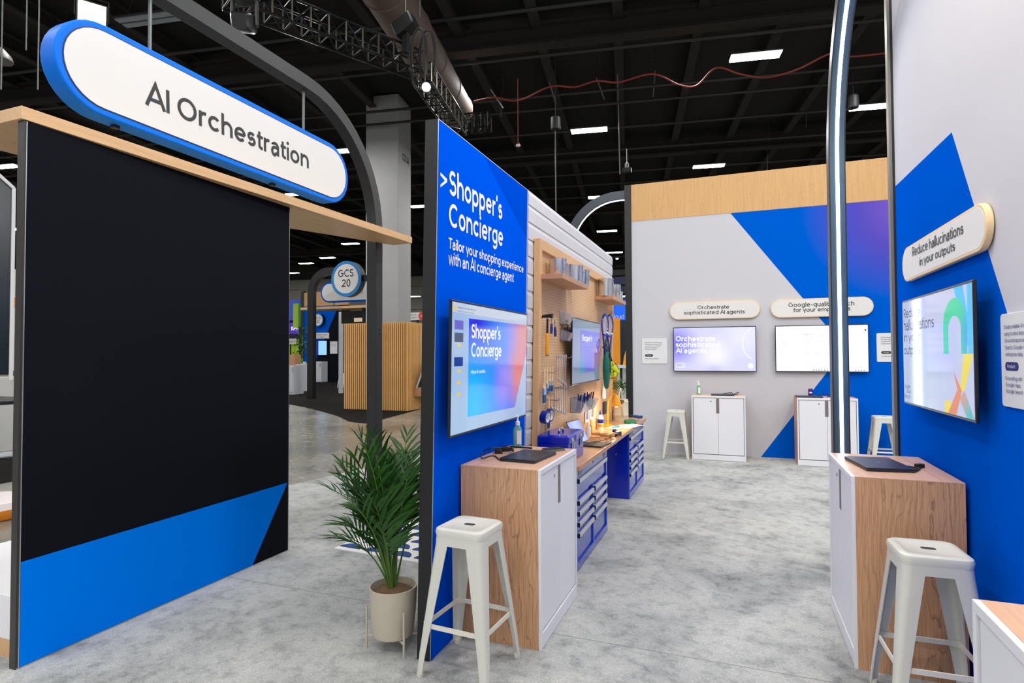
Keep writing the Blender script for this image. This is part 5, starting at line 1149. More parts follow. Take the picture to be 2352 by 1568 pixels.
t = thing('power_adapter', 'black power adapter with coiled cord on the cabinet by the blue wall', 'adapter', T(c.x, c.y, CT) @ RZ(20))
obj('brick', MB().prism(rrect(0.05, 0.09, 0.01), 0, 0.028), BLACK, t, smooth=True, bevel=0.003); obj('coil', MB().tube([(0.05+0.045*math.cos(a), 0.04*math.sin(a), 0.012+0.002*a) for a in [PI*k/6 for k in range(24)]], 0.006, 6), CABLE, t, smooth=True)
c = pZ(1167, 1030, CT); tag(obj('orange_candy', MB().ball((0, 0, 0.009), (0.016, 0.012, 0.009), 12), mat('orange_wrap', rgb(196, 84, 24), 0.3), None, T(c.x, c.y, CT), smooth=True), 'small orange wrapped piece lying behind the closed laptop', 'candy')
c = pZ(1271, 1035, CT)
t = thing('keypad', 'small black keypad on the cabinet beside the closed laptop', 'keypad', T(c.x, c.y, CT) @ RZ(-40))
obj('body', MB().prism(rrect(0.075, 0.15, 0.008), 0, 0.014), mat('steel_grey_plastic', rgb(110, 112, 112), 0.4), t, bevel=0.002)
first = None
for i in range(4):
    for j in range(6):
        if first is None: first = obj('key', MB().box(-0.007, 0.007, -0.009, 0.009, 0.014, 0.019), LAPK, t, (-0.026+0.0175*i, -0.058+0.0225*j, 0), bevel=0.001)
        else:
            o = first.copy(); COL.objects.link(o); o.location = (-0.026+0.0175*i, -0.058+0.0225*j, 0)
GEL = mat('green_gel', (0.30, 0.75, 0.62, 1), 0.08, trans=0.55, spec=0.5); GEL2 = mat('bright_green_gel', (0.20, 0.65, 0.35, 1), 0.08, trans=0.4)
def sanitizer(label, M, gel):
    t = thing('sanitizer_bottle', label, 'bottle', M, None)
    obj('bottle', MB().loft([[(x, y, z) for x, y in rrect(w_, w_*0.62, w_*0.28, 4)] for z, w_ in ((0, 0.056), (0.01, 0.06), (0.12, 0.06), (0.14, 0.045), (0.15, 0.026))]), gel, t, smooth=True)
    obj('label_sticker', MB().box(-0.005, 0.026, -0.0195, -0.0188, 0.02, 0.115), PRINT_WHITE, t)
    obj('collar', MB().lathe([(0.016, 0.15), (0.017, 0.175), (0.008, 0.18), (0.006, 0.20)], 16), PRINT_WHITE, t, smooth=True)
    obj('pump_head', MB().lathe([(0.006, 0.20), (0.011, 0.208), (0.011, 0.222)], 12).bar((0, 0, 0.216), (-0.035, 0, 0.212), 0.01, 0.008), PRINT_WHITE, t)
c = pZ(1189, 1025, CT); sanitizer('pump bottle of green sanitizer on the cabinet by the blue wall', T(max(c.x, -1.47), c.y, CT) @ RZ(20), GEL)
# right cabinet
laptop('closed dark laptop on the right cabinet', T(0.768, 3.883, CT) @ RZ(-82), 0.38, 0.24)
cable('tangle of black adapter cords beside the right cabinet\'s laptop', [(2053, 1079), (2075, 1083), (2100, 1080), (2117, 1072), (2108, 1069), (2090, 1078), (2062, 1075), (2080, 1070), (2112, 1076), (2098, 1084)], 0.004)
c = pZ(2112, 1074, CT); tag(obj('cable_plug', MB().prism(rrect(0.05, 0.03, 0.008), 0, 0.022), BLACK, None, T(c.x, c.y, CT) @ RZ(35), bevel=0.003), 'black plug at the end of the cords on the right cabinet', 'plug')
# back cabinets
laptop('closed laptop on the cabinet under the lilac screen', T(-0.17, 9.74, CT), 0.34, 0.24)
q = pY(1604, 890, 9.78); sanitizer('green sanitizer bottle on the cabinet under the lilac screen', T(q.x, 9.86, CT), GEL2)
def cordY(label, Y, px):
    pts = [pY(x, y, Y+0.05*math.sin(2.2*i)) for i, (x, y) in enumerate(px)]
    zl = min(p_.z for p_ in pts)
    for p_ in pts: p_.z += CT+0.008-zl
    o = pts[0].copy(); return tag(obj('cable', MB().tube([v-o for v in pts], 0.006, 6), CABLE, None, T(*o), smooth=True), label, 'cable')
cordY('black cord lying behind the laptop under the lilac screen', 9.80, [(1655, 896), (1668, 893), (1680, 892), (1686, 896), (1690, 893), (1698, 891), (1694, 896), (1685, 897), (1676, 896)])
laptop('closed laptop on the cabinet under the agents-list screen', T(1.04, 9.70, CT), 0.36, 0.25)
cordY('black cord on the cabinet under the agents-list screen', 9.76, [(1880, 899), (1890, 894), (1898, 898), (1904, 895), (1912, 896), (1916, 899), (1900, 901)])
q = pY(1864, 890, 9.74)
t = thing('drink_can', 'purple drink can on the cabinet beside the lit pole', 'can', T(q.x, 9.88, CT))
obj('body', MB().lathe([(0.024, 0), (0.032, 0.008), (0.033, 0.1), (0.026, 0.118)], 20), mat('purple_can', rgb(74, 28, 120), 0.3, metal=0.3), t, smooth=True); obj('lid', MB().lathe([(0.026, 0.118), (0.027, 0.121), (0.022, 0.119)], 20), STEEL, t); obj('print', MB().box(-0.02, 0.02, -0.034, -0.0332, 0.05, 0.07), PRINT_WHITE, t)
# ================================================================== PALM
LEAF = mat('palm_leaf', rgb(44, 88, 30), 0.42, noise=0.45, nscale=9, spec=0.4); STEM = mat('palm_stem', rgb(84, 116, 44), 0.5)
POTM = mat('pot_beige', rgb(196, 186, 168), 0.5, noise=0.04)
PX_, PY_ = -1.82, 2.86
def frond_mesh(Lf, az, el0, droop, side=1, nl=11, ll=0.17, seed=0):
    """arching stem with paired narrow leaflets, in the plant's own coordinates"""
    rnd = random.Random(seed); st = []; p = Vector((0.02*math.cos(az), 0.02*math.sin(az), 0.0)); el = el0; n = 16
    for i in range(n+1):
        st.append(p.copy()); d = Vector((math.cos(az)*math.cos(el), math.sin(az)*math.cos(el), math.sin(el))); p = p+d*(Lf/n); el -= droop/n*(0.3+1.6*i/n)
    stem = MB().tube(st, [0.0055*(1-0.8*i/n)+0.001 for i in range(n+1)], 6)
    lv = MB()
    for k in range(nl):
        f = 0.48+0.52*k/(nl-1); i = min(n-1, int(f*n)); b = st[i].lerp(st[i+1], f*n-i) if i < n else st[n]
        t = (st[min(i+1, n)]-st[max(i-1, 0)]).normalized(); sd = t.cross(Vector((0, 0, 1)))
        sd = sd.normalized() if sd.length > 0.05 else Vector((math.sin(az), -math.cos(az), 0)); up = sd.cross(t)
        for s in (-1, 1):
            l = ll*(0.6+0.75*math.sin(PI*min(1, 0.2+0.75*(k/(nl-1)))))*rnd.uniform(0.85, 1.15)
            if k == nl-1: l *= 0.8
            dr = (t*rnd.uniform(0.55, 0.85)+sd*s*rnd.uniform(0.55, 0.85)*(1-0.5*k/nl)+up*rnd.uniform(0.05, 0.35)).normalized()
            wv = dr.cross(up).normalized(); wd = 0.0095*rnd.uniform(0.8, 1.25)
            a = []
            for j, wj in ((0, 0.3), (0.28, 1.0), (0.62, 0.8), (1.0, 0.03)):
                c = b+dr*(l*j)+Vector((0, 0, -1))*(l*0.22*j*j)
                a.append((c-wv*wd*wj, c+Vector((0, 0, -0.003*wj)), c+wv*wd*wj))
            bs = len(lv.v)
            for r in a: lv.v += [tuple(v) for v in r]
            for j in range(3):
                for e in range(2): lv.f.append((bs+3*j+e, bs+3*j+e+1, bs+3*j+e+4, bs+3*j+e+3))
    return stem, lv
pt = thing('potted_palm', 'green potted palm in a beige pot standing behind the blue wall\'s end', 'plant', T(PX_, PY_, CZ))
obj('pot', MB().lathe([(0.10, 0.075), (0.112, 0.08), (0.128, 0.21), (0.133, 0.345), (0.127, 0.345), (0.122, 0.30)], 36, caps=True), POTM, pt, smooth=True)
obj('soil', MB().lathe([(0.122, 0.30), (0.09, 0.325), (0.02, 0.335)], 24), mat('brown_moss', rgb(110, 84, 60), 0.95, noise=0.5, nscale=60, bump=1.0, bscale=90), pt, smooth=True)
for a in (205, 325, 85, 25):
    c, s = math.cos(math.radians(a)), math.sin(math.radians(a))
    lg = obj('stand_leg', MB().tube([(0.148*c, 0.148*s, 0), (0.148*c, 0.148*s, 0.24)], 0.0065, 8), POTM, pt, smooth=True)
    obj('stand_bar', MB().tube([(0.148*c, 0.148*s, 0.07), (0, 0, 0.07)], 0.0055, 8), POTM, lg)
rnd = random.Random(21)
fr_list = []
for i in range(24):
    az = math.radians(rnd.uniform(75, 300)); el = math.radians(rnd.uniform(72, 89)); Lf = rnd.uniform(0.42, 0.80)
    fr_list.append((Lf, az, el, math.radians(rnd.uniform(18, 55))))
fr_list += [(0.50, math.radians(185), math.radians(66), 1.0), (0.58, math.radians(165), math.radians(70), 1.1), (0.46, math.radians(215), math.radians(66), 1.0), (0.9, math.radians(250), math.radians(84), .35), (0.88, math.radians(110), math.radians(80), .5), (0.86, math.radians(180), math.radians(86), .3)]
for i, (Lf, az, el, dr) in enumerate(fr_list):
    st, lv = frond_mesh(Lf, az, el, dr, seed=i, ll=0.2, nl=10)
    lim = lambda v: (min(v[0], 0.18) if v[0] > 0 else v[0]*0.84, v[1], v[2])
    st.v = [lim(v) for v in st.v]; lv.v = [lim(v) for v in lv.v]
    f = obj('frond_stem', st, STEM, pt, (0, 0, 0.325), smooth=True); obj('leaflets', lv, LEAF, f)
# ---- rug behind the centre wall
ra_ = pZ(770, 1260, CZ)
RUGW = mat('rug_white', rgb(222, 222, 220), 0.95, bump=0.5, bscale=150); RUGB = mat('rug_blue', rgb(32, 66, 128), 0.95, bump=0.6, bscale=150)
rg = thing('patterned_rug', 'small white rug with rows of blue half-moon shapes behind the palm', 'rug', T(ra_.x, ra_.y-0.02, CZ) @ RZ(-3))
obj('rug_body', MB().prism(rrect(1.3, 0.9, 0.02, 4, 0.65, 0.45), 0, 0.012), RUGW, rg)
hm = None
for j in range(5):
    for i in range(5):
        x = 0.06+0.25*i+(0.125 if j % 2 else 0); y = 0.06+0.165*j
        if hm is None:
            pts_ = [(0.105*math.cos(a), 0.10*math.sin(a)) for a in [PI*k/10 for k in range(11)]]
            hm = obj('half_moon', MB().prism(pts_, 0.012, 0.018), RUGB, rg, (x+0.06, y, 0))
        elif x < 1.14:
            o = hm.copy(); COL.objects.link(o); o.location = (x+0.06, y, 0)
# navy pouf and orange flowers behind the wall
NAVY = mat('navy_upholstery', rgb(16, 26, 58), 0.85, noise=0.2)
c = Vector((-2.25, 4.42, 0))
t = thing('round_pouf', 'dark navy round seat half hidden behind the palm', 'pouf', T(-1.88, 3.72, CZ))
obj('cushion', MB().lathe([(0.2, 0.05), (0.215, 0.1), (0.215, 0.36), (0.19, 0.42), (0.02, 0.43)], 28), NAVY, t, smooth=True); obj('base', MB().lathe([(0.19, 0.0), (0.19, 0.05)], 28), BLACK, t)
t = thing('flower_pot', 'small pot of orange flowers on the navy seat behind the palm', 'flowers', T(-1.88, 3.72, CZ+0.43))
obj('pot', MB().lathe([(0.05, 0), (0.065, 0.1), (0.06, 0.1)], 18), POTM, t, smooth=True)
rnd = random.Random(3)
for i in range(12):
    a = rnd.uniform(0, 2*PI); r = rnd.uniform(0, 0.13); z = rnd.uniform(0.16, 0.28)
    fl_ = obj('flower_stem', MB().tube([(0, 0, 0.09), (r*math.cos(a), r*math.sin(a), z)], 0.003, 5), STEM, t)
    obj('flower', MB().ball((r*math.cos(a), r*math.sin(a), z), (0.026, 0.026, 0.018), 10), mat('orange_petal', rgb(230, 92, 24), 0.6), fl_, smooth=True)
# ================================================================== OVERHEAD
# lit fixtures of the roof grid, placed from their place in the picture at 9.3 m
FIX = mat('fixture_grey', rgb(70, 72, 74), 0.5, metal=0.4)
def ceiling_light(label, px, py, Lx=1.25, lit=True, group=None, z=9.3, power=0):
    q = pZ(px, py, z); hy = (HM.inverted() @ q).y
    if hy > 50: q = CAM+(q-CAM)*(49/hy)
    t = thing('ceiling_light', label, 'ceiling light', T(*q) @ RZ(9.6), group)
    obj('housing', MB().box(-Lx/2, Lx/2, -0.2, 0.2, 0.02, 0.06), FIX, t)
    for s in (-0.1, 0.1): obj('light_bar', MB().box(-Lx/2+.02, Lx/2-.02, s-0.07, s+0.07, -0.01, 0.02), LAMP_LIT if lit else mat('unlit_louvre', rgb(150, 160, 170), 0.4), t)
    for s in (-1, 1): obj('hanger_wire', MB().tube([(s*Lx*0.4, 0, 0.07), (s*Lx*0.2, 0, 1.0)], 0.008, 5), PIPE, t)
    return t
for lab, x, y in (('large lit ceiling light nearest above the lit pole', 1735, 130), ('lit ceiling light left of the roof centre above the white siding', 1353, 300), ('lit ceiling light just above the wooden band', 1628, 382), ('lit ceiling light between the lit pole and the right wall', 2004, 246), ('lit ceiling light seen just below the distant lit arch', 1380, 453), ('small lit ceiling light below the distant arch, second down', 1394, 531), ('lit ceiling light above the wooden ledge between sign and column', 686, 446), ('lit ceiling light at the right tip of the long sign', 793, 347)):
    ceiling_light(lab, x, y)
ceiling_light('unlit grey louvred ceiling light above the long sign', 345, 45, 1.6, False)
for x, y, lab in ((752, 592, 'distant ceiling light just above and left of the GCS 20 disc'), (703, 605, 'distant ceiling light above the far arch'), (805, 560, 'distant ceiling light tucked under the wooden ledge'), (672, 627, 'tiny ceiling light at the black wall\'s edge left of the far arch'), (970, 474, 'ceiling light showing between the column and the blue wall'), (1411, 580, 'small ceiling light above the right shelf of metal tins'), (950, 681, 'tiny ceiling light right of the column above the red arrow sign'), (30, 527, 'ceiling light low in the slot left of the black wall'), (12, 383, 'ceiling light high in the slot left of the black wall')):
    ceiling_light(lab, x, y, group='distant hall lights')
# warm floodlight behind the sign
q = pD(211, 42, 8.5)
t = thing('floodlight', 'bright warm square floodlight above the left end of the long sign', 'floodlight', T(*q) @ (CAM+Vector((0.6, 0, 0.5))-q).to_track_quat('Z', 'Y').to_matrix().to_4x4())
obj('housing', MB().box(-0.19, 0.19, -0.22, 0.22, -0.08, 0), BLACK_METAL, t); obj('lens', MB().box(-0.165, 0.165, -0.2, 0.2, 0, 0.01), WARM_LIT, t)
obj('yoke', MB().tube([(-0.2, 0, -0.04), (-0.2, 0.28, -0.1), (0.2, 0.28, -0.1), (0.2, 0, -0.04)], 0.012, 6), BLACK_METAL, t)
obj('pipe_stem', MB().tube([(0, 0.28, -0.1), (0.0, 2.6, -1.0)], 0.03, 6), PIPE, t)
# air duct
DUCT = mat('brown_duct', rgb(96, 80, 71), 0.75, metal=0.0, noise=0.15, nscale=3)
zd = 8.7; e = pZ(1054, 262, zd); s0 = pZ(900, 0, zd); dd = (e-s0).normalized(); sd = dd.cross(Vector((0, 0, 1))).normalized()
Md = Matrix((sd, dd, Vector((0, 0, 1)))).transposed().to_4x4(); Md.translation = e
du = thing('air_duct', 'large round brown air duct running along the roof, its end closed', 'duct', Md)
Rd = 37/F*(e-CAM).dot(CF)
obj('pipe', MB().lathe([(Rd, -14), (Rd, -0.25), (Rd*0.9, -0.05), (Rd*0.6, 0)], 28, M=RX(-90)), DUCT, du, smooth=True)
for k_ in range(6): obj('band', MB().lathe([(Rd+.004, 0), (Rd+.02, 0.02), (Rd+.02, 0.05), (Rd+.004, 0.07)], 28, M=T(0, -0.35-1.4*k_, 0) @ RX(-90), caps=False), DUCT, du, smooth=True)
# lighting truss
TRM = mat('black_truss', rgb(30, 31, 33), 0.3, metal=0.7); TRL = mat('worn_truss', rgb(120, 118, 110), 0.3, metal=0.8)
def truss(label, A, B, size, bays):
    A, B = Vector(A), Vector(B); t = (B-A).normalized(); a = t.cross(Vector((0, 0, 1))).normalized(); u = a.cross(t); L = (B-A).length
    Mx = Matrix((t, a, u)).transposed().to_4x4(); Mx.translation = A
    o = thing('lighting_truss', label, 'truss', Mx); h = size/2
    for sy in (-1, 1):
        for sz in (-1, 1): obj('chord', MB().tube([(0, sy*h, sz*h), (L, sy*h, sz*h)], 0.024, 8), TRM, o, smooth=True)
    for i in range(bays+1):
        x = L*i/bays
        for sy in (-1, 1): obj('upright', MB().tube([(x, sy*h, -h), (x, sy*h, h)], 0.016, 6), TRL, o)
        for sz in (-1, 1): obj('cross_bar', MB().tube([(x, -h, sz*h), (x, h, sz*h)], 0.014, 6), TRM, o)
        if i < bays:
            x2 = L*(i+1)/bays; d = 1 if i % 2 else -1
            for sy in (-1, 1): obj('diagonal', MB().tube([(x, sy*h, -d*h), (x2, sy*h, d*h)], 0.012, 6), TRM, o)
            for sz in (-1, 1): obj('diagonal', MB().tube([(x, d*h, sz*h), (x2, -d*h, sz*h)], 0.012, 6), TRM, o)
    return o
zt = 7.2
A = pZ(520, -20, zt); B = pZ(958, 150, zt); Cc = pZ(960, 160, zt); Dd = pZ(1035, 268, zt)
truss('black lighting truss running from the top left to the corner near the column', A, B, 0.38, 11)
truss('black lighting truss running away from the corner behind the blue wall', B+(Dd-B).normalized()*0.3, Dd+(Dd-Cc)*0.3, 0.38, 8)
truss('distant black lighting truss just above the blue wall\'s far top edge', pZ(1064, 286, 7.9), pZ(1124, 280, 7.9), 0.4, 4)
# moving head lamp, hoist, small spot under the truss
q = pD(562, 40, 8.6)
t = thing('moving_head_lamp', 'grey moving-head stage lamp hanging under the truss at top left', 'stage lamp', T(*q) @ RZ(30))
obj('base', MB().box(-0.16, 0.16, -0.12, 0.12, 0.22, 0.32), mat('lamp_grey', rgb(70, 70, 72), 0.4), t, bevel=0.02)
for s in (-1, 1): obj('yoke_arm', MB().loft([[(s*0.17+dx, y, z) for dx, y in rrect(0.04, w_, 0.015, 3)] for z, w_ in ((-0.12, 0.1), (0.0, 0.12), (0.24, 0.1))]), MATS['lamp_grey'], t, smooth=True)
obj('head', MB().loft([[(x, y, z) for x, z in rrect(w_, h_, 0.05, 4)] for y, w_, h_ in ((-0.3, 0.2, 0.2), (-0.2, 0.28, 0.26), (0.1, 0.28, 0.28), (0.26, 0.2, 0.2))], T(0, 0, -0.08) @ RX(25)), mat('lamp_head_dark', rgb(40, 41, 44), 0.35), t, smooth=True)
q = pD(932, 60, 10.6)
t = thing('chain_hoist', 'black chain hoist hanging on two chains above the truss corner', 'hoist', T(*q))
obj('motor', MB().box(-0.22, 0.2, -0.14, 0.14, -0.14, 0.14, M=RY(-25)), BLACK_METAL, t, bevel=0.03)
obj('hook_block', MB().box(-0.06, 0.06, -0.05, 0.05, -0.5, -0.14), BLACK_METAL, t, bevel=0.01)
for x in (0.0, 0.3): obj('chain', MB().tube([(x, 0, 0.1), (x, 0, 1.7)], 0.014, 5), STEEL, t)
q = pD(962, 110, 10.4)
for i, dx in enumerate((0, 0.12)):
    pts_ = [Vector((0.32*math.cos(a)*0.5+dx, 0, 0.55*math.sin(a))) for a in [PI*1.7*k/20-0.6 for k in range(21)]]
    tag(obj('cable_loop', MB().tube(pts_, 0.028, 6), CABLE, None, T(q.x, q.y+0.1*i, q.z-0.2), smooth=True), 'thick black cable loop hanging at the truss corner', 'cable', 'cable loops at the truss corner')
q = pD(979, 200, 9.6)
t = thing('stage_spotlight', 'small bright white spotlight hanging inside the truss behind the blue wall', 'spotlight', T(*q) @ (CAM+Vector((2.2, 0, 0))-q).to_track_quat('Z', 'Y').to_matrix().to_4x4())
obj('can', MB().lathe([(0.05, -0.3), (0.085, -0.02), (0.085, 0)], 20), BLACK_METAL, t, smooth=True); obj('lens', MB().lathe([(0.07, 0.0), (0.07, 0.012)], 20), LED, t); obj('hanger', MB().tube([(0, 0, -0.15), (0, 0.5, -0.35)], 0.015, 6), BLACK_METAL, t)
# festoon of red cable under the roof
zz = 8.6
fp_ = [(1088, 233), (1136, 224), (1190, 231), (1264, 199), (1320, 200), (1370, 186), (1420, 189), (1500, 170), (1560, 195), (1600, 196), (1645, 156), (1700, 170), (1760, 178), (1830, 160), (1910, 122), (1950, 130), (2046, 121)]
pts_ = [pZ(x, y, zz) for x, y in fp_]; P = [pts_[0]]+pts_+[pts_[-1]]; cv = []
for i in range(1, len(P)-2):
    for k_ in range(6):
        s_ = k_/6; cv.append(0.5*((2*P[i])+(P[i+1]-P[i-1])*s_+(2*P[i-1]-5*P[i]+4*P[i+1]-P[i+2])*s_*s_+(-P[i-1]+3*P[i]-3*P[i+1]+P[i+2])*s_**3))
o_ = cv[0].copy()
tag(obj('red_cable', MB().tube([v-o_ for v in cv], 0.022, 6), mat('red_cable_rubber', rgb(140, 52, 46), 0.85), None, T(*o_), smooth=True), 'long red cable drooping in swags under the black roof', 'cable')
ORD2 = ('second', 'third', 'rightmost', 'leftmost')
for i, (x0, y0, x1, y1) in enumerate(((1262, 188, 1277, 238), (1370, 178, 1388, 228), (1505, 162, 1500, 222), (1127, 205, 1156, 248))):
    a = pD(x0, y0, 17); b = pD(x1, y1, 17); t = thing('cable_hanger', '%s thin steel strut holding up the red cable' % ORD2[i], 'hanger', T(*a), 'struts of the red cable')
    obj('strut', MB().tube([(0, 0, 0), b-a], 0.02, 6), STEEL_GREY, t); obj('wire', MB().tube([(0, 0, 0), (0.05, 0.3, 2.0)], 0.007, 4), PIPE, t)
# speaker, smoke detector on a cord
def speaker(label, px, py, d):
    q = pD(px, py, d); t = thing('hanging_speaker', label, 'speaker', T(*q))
    obj('body', MB().lathe([(0.10, 0.2), (0.135, 0.16), (0.14, -0.12), (0.13, -0.16), (0.1, -0.16)], 20), mat('speaker_grey', rgb(44, 46, 50), 0.5), t, smooth=True); obj('grille', MB().lathe([(0.1, -0.165), (0.11, -0.15)], 20), BLACK, t); obj('cable', MB().tube([(0, 0, 0.2), (0, 0, 2.0)], 0.012, 5), PIPE, t)
speaker('small black cylinder speaker hanging above the siding', 1276, 284, 16)
speaker('black hanging speaker between the lit pole and the right wall', 1960, 235, 16)
q = pD(1190, 334, 15)
t = thing('smoke_detector', 'white smoke detector with red collar hanging on a long cord', 'smoke detector', T(*q))
obj('dish', MB().lathe([(0.03, -0.03), (0.06, -0.015), (0.06, 0.01), (0.03, 0.03)], 18), PRINT_WHITE, t, smooth=True); obj('collar', MB().lathe([(0.045, 0.02), (0.04, 0.06)], 14), mat('red_plastic', rgb(150, 24, 30), 0.4), t); obj('cord', MB().tube([(0, 0, 0.06), (0, 0, 1.75)], 0.01, 5), mat('red_cable_rubber', 0), t)
q = pD(1440, 388, 20)
t = thing('access_point', 'black box with looped white wires hanging above the back wall\'s post', 'electrical box', T(*q))
obj('box', MB().box(-0.15, 0.15, -0.1, 0.1, -0.12, 0.02), BLACK, t); obj('wires', MB().tube([(0.06*math.cos(a), 0, 0.12+0.12*math.sin(a)) for a in [2*PI*k/14 for k in range(15)]], 0.01, 5).tube([(0, 0, 0), (0, 0, 0.7)], 0.012, 5), PRINT_WHITE, t)
for i, x in enumerate((6, 62, 90)):
    a = pD(x, 0, 8); tag(obj('hanging_chain', MB().tube([(0, 0, 0.6), (0, 0, -1.25 if i != 1 else -0.7)], 0.009, 5), STEEL_GREY, None, T(*a)), ('leftmost thin chain hanging from the roof at the picture edge', 'short hooked rod hanging left of the long sign\'s end', 'thin chain hanging just left of the long sign')[i], 'chain')
q = pD(-6, 125, 10); t = thing('dome_lamp', 'grey dome lamp at the left edge above the ledge', 'lamp', T(*q))
obj('dome', MB().lathe([(0.22, -0.1), (0.2, -0.02), (0.1, 0.1), (0.03, 0.14)], 24), mat('dome_grey', rgb(92, 88, 82), 0.5), t, smooth=True); obj('stem', MB().tube([(0, 0, 0.14), (0, 0, 1.2)], 0.02, 6), PIPE, t)
# ================================================================== BEYOND THE AISLE
def on_ground(px, py): return pZ(px, py, 0)
# slatted timber kiosk
a = on_ground(783, 940); b = on_ground(942, 943); c = on_ground(966, 938)
b.y = a.y = (a.y+b.y)/2
FK = FY(a.y); zt_ = FK.hit(860, 741).y
t = thing('slat_kiosk', 'tall box clad in upright light wooden slats across the aisle', 'kiosk', T(a.x, a.y, 0.006))
Wk = b.x-a.x; Hk = zt_-0.006; Dk = 1.55
obj('core', MB().box(0, Wk-0.06, 0.06, Dk, 0.0, Hk-0.02), mat('slat_gap_black', rgb(24, 17, 12), 0.9), t)
n = 31; pit_ = Wk/n; first = None
for i in range(n):
    if first is None: first = obj('slat', MB().box(0, pit_*0.56, 0, 0.06, 0, Hk), SLAT_W, t, (0, 0, 0))
    else:
        o = first.copy(); COL.objects.link(o); o.location = (pit_*i, 0, 0)
first = None
for i in range(21):
    if first is None: first = obj('slat', MB().box(Wk-0.06, Wk, 0, pit_*0.56, 0, Hk), SLAT_W, t, (0, 0.0, 0))
    else:
        o = first.copy(); COL.objects.link(o); o.location = (0, pit_*i, 0)
# lectern-like block and tablet at its side
q = pX(958, 915, b.x+0.02)
t = thing('wall_desk', 'small wooden shelf block fixed to the slatted kiosk\'s side', 'shelf', T(b.x+0.006, b.y+0.6, 0.42))
obj('block', MB().box(0, 0.42, -0.25, 0.5, 0, 0.26), CHERRY, t, bevel=0.004); 
t = thing('tilted_display', 'tilted grey-edged display panel on the kiosk\'s shelf block', 'display', T(b.x+0.1, b.y+0.6, 0.685) @ RY(22))
obj('frame', MB().box(0, 0.05, -0.3, 0.5, 0, 0.95), mat('display_edge', rgb(178, 182, 188), 0.4), t, bevel=0.004); obj('panel', MB().box(0.05, 0.055, -0.27, 0.47, 0.03, 0.92), BLACK, t)
# white column
dc = 20.0
p0 = pD(840, 600, dc); p1 = pD(906, 600, dc-0.5)
HI = HM.inverted(); h0 = HI @ p0; h1 = HI @ p1
zc = pD(870, 218, dc).z
Wc = (h1-h0).length*0.985; h1.y = h0.y
q2 = HI @ pD(938, 600, dc+0.6)
t = thing('hall_column', 'tall square pale grey column with the mark CD34 rising to the roof', 'column', HM @ T(h0.x, h0.y, 0))
obj('shaft', MB().box(0, Wc, 0, Wc, 0.0, zc), mat('column_grey', rgb(168, 168, 168), 0.5, noise=0.1, nscale=1.2), t, bevel=0.01)
obj('steel_core', MB().box(Wc*0.25, Wc*0.75, Wc*0.3, Wc*0.7, zc, 10.7), FIREPROOF, t)
text('lettering', 'CD34', t, INK, T(Wc+0.002, Wc*0.32, pD(922, 362, dc).z) @ RZ(90) @ RX(90), 0.62, 0.26, bold=0.055)
# twin booth far behind: arch, ledge, walls
Yp = 18.4; gp = on_ground(709, 915)
ar = arch('steel_arch', 'distant black arch in the booth across the aisle', gp.x, gp.y, gp.y+2.2, 0.95, pY(760, 615, gp.y).z, 0.27, BLACK_METAL, False, axis='X', sgn=1, w=0.2)
FP2 = FY(gp.y+1.0)
u0, u1 = FP2.hit(737, 660).x, FP2.hit(880, 676).x; vt_, vb_ = FP2.hit(780, 647).y, FP2.hit(790, 693).y
t = thing('pill_sign', 'distant white pill sign with blue rim partly hidden by the round sign', 'sign', FP2.at((u0+u1)/2, (vt_+vb_)/2))
obj('rim', MB().prism(pill(u1-u0, vt_-vb_), -0.16, 0), BLUE_R, t, smooth=True); obj('face', MB().prism(pill(u1-u0-0.12, vt_-vb_-0.12), 0, 0.01), SIGN_WHITE, t)
text('lettering', 'Automation', t, INK, T(FP2.hit(834, 681).x-(u0+u1)/2-1.15, -0.12, 0.012), 1.15, 0.24)
for k_ in (-0.3, 0.3): obj('hanger_rod', MB().tube([((u1-u0)*k_, -(vt_-vb_)/2+0.02, -0.08), ((u1-u0)*k_, -(vt_-vb_)/2-0.24, -0.08)], 0.02, 6), BLACK_METAL, t)
f2 = FY(gp.y+0.9); la_, lb_ = f2.hit(690, 709), f2.hit(846, 715)
tag(obj('wood_ledge', MB().box(0, lb_.x-la_.x, 0, 0.9, -0.05, 0.05), MAPLE, None, T(la_.x, gp.y+0.9, la_.y)), 'distant thin wooden ledge crossing behind the far arch', 'ledge')
obj('support', MB().box(lb_.x-la_.x-0.5, lb_.x-la_.x-0.4, 0.3, 0.4, -la_.y+0.006, -0.05), BLACK_METAL, bpy.data.objects['wood_ledge'])
YB = 31.0; FW = FY(YB)
def plate(name, label, cat, fr, x0, y0, x1, y1, material, th=0.06, group=None, n=0.0, bevel=0.0, sup=0):
    A, B = fr.hit(x0, y0, n), fr.hit(x1, y1, n); w_, h_ = B.x-A.x, A.y-B.y
    o = obj(name, MB().box(-w_/2, w_/2, -h_/2, h_/2, -th, 0), material, None, fr.at((A.x+B.x)/2, (A.y+B.y)/2, n), bevel=bevel)
    if sup:
        hw_ = w_/2 if sup == 2 else 0.04; obj('support', MB().box(-hw_, hw_, -(A.y+B.y)/2+0.004, -h_/2, -th, -0.002), material if sup == 2 else BLACK_METAL, o)
    return tag(o, label, cat, group), w_, h_
A, B = FW.hit(699, 672), FW.hit(790, 700); Zb = A.y
wbk = struct('wall_far_booth', FW.M.copy())
BX = FW.hit(800, 700).x
obj('fabric_panel', MB().box(A.x, BX, 0.01, B.y, -0.2, 0), NAVY_FAB, wbk)
obj('wood_band', MB().box(A.x, BX, B.y, Zb, -0.2, 0.02), MAPLE_V, wbk)
g1, g2 = FW.hit(778, 698), FW.hit(726, 826)
obj('blue_graphic', MB().prism([(A.x, 0.02), (A.x+0.3, 0.02), (g2.x, g2.y), (g1.x, B.y-.01), (A.x, B.y-.01)], 0, 0.01), BLUE_R, wbk)
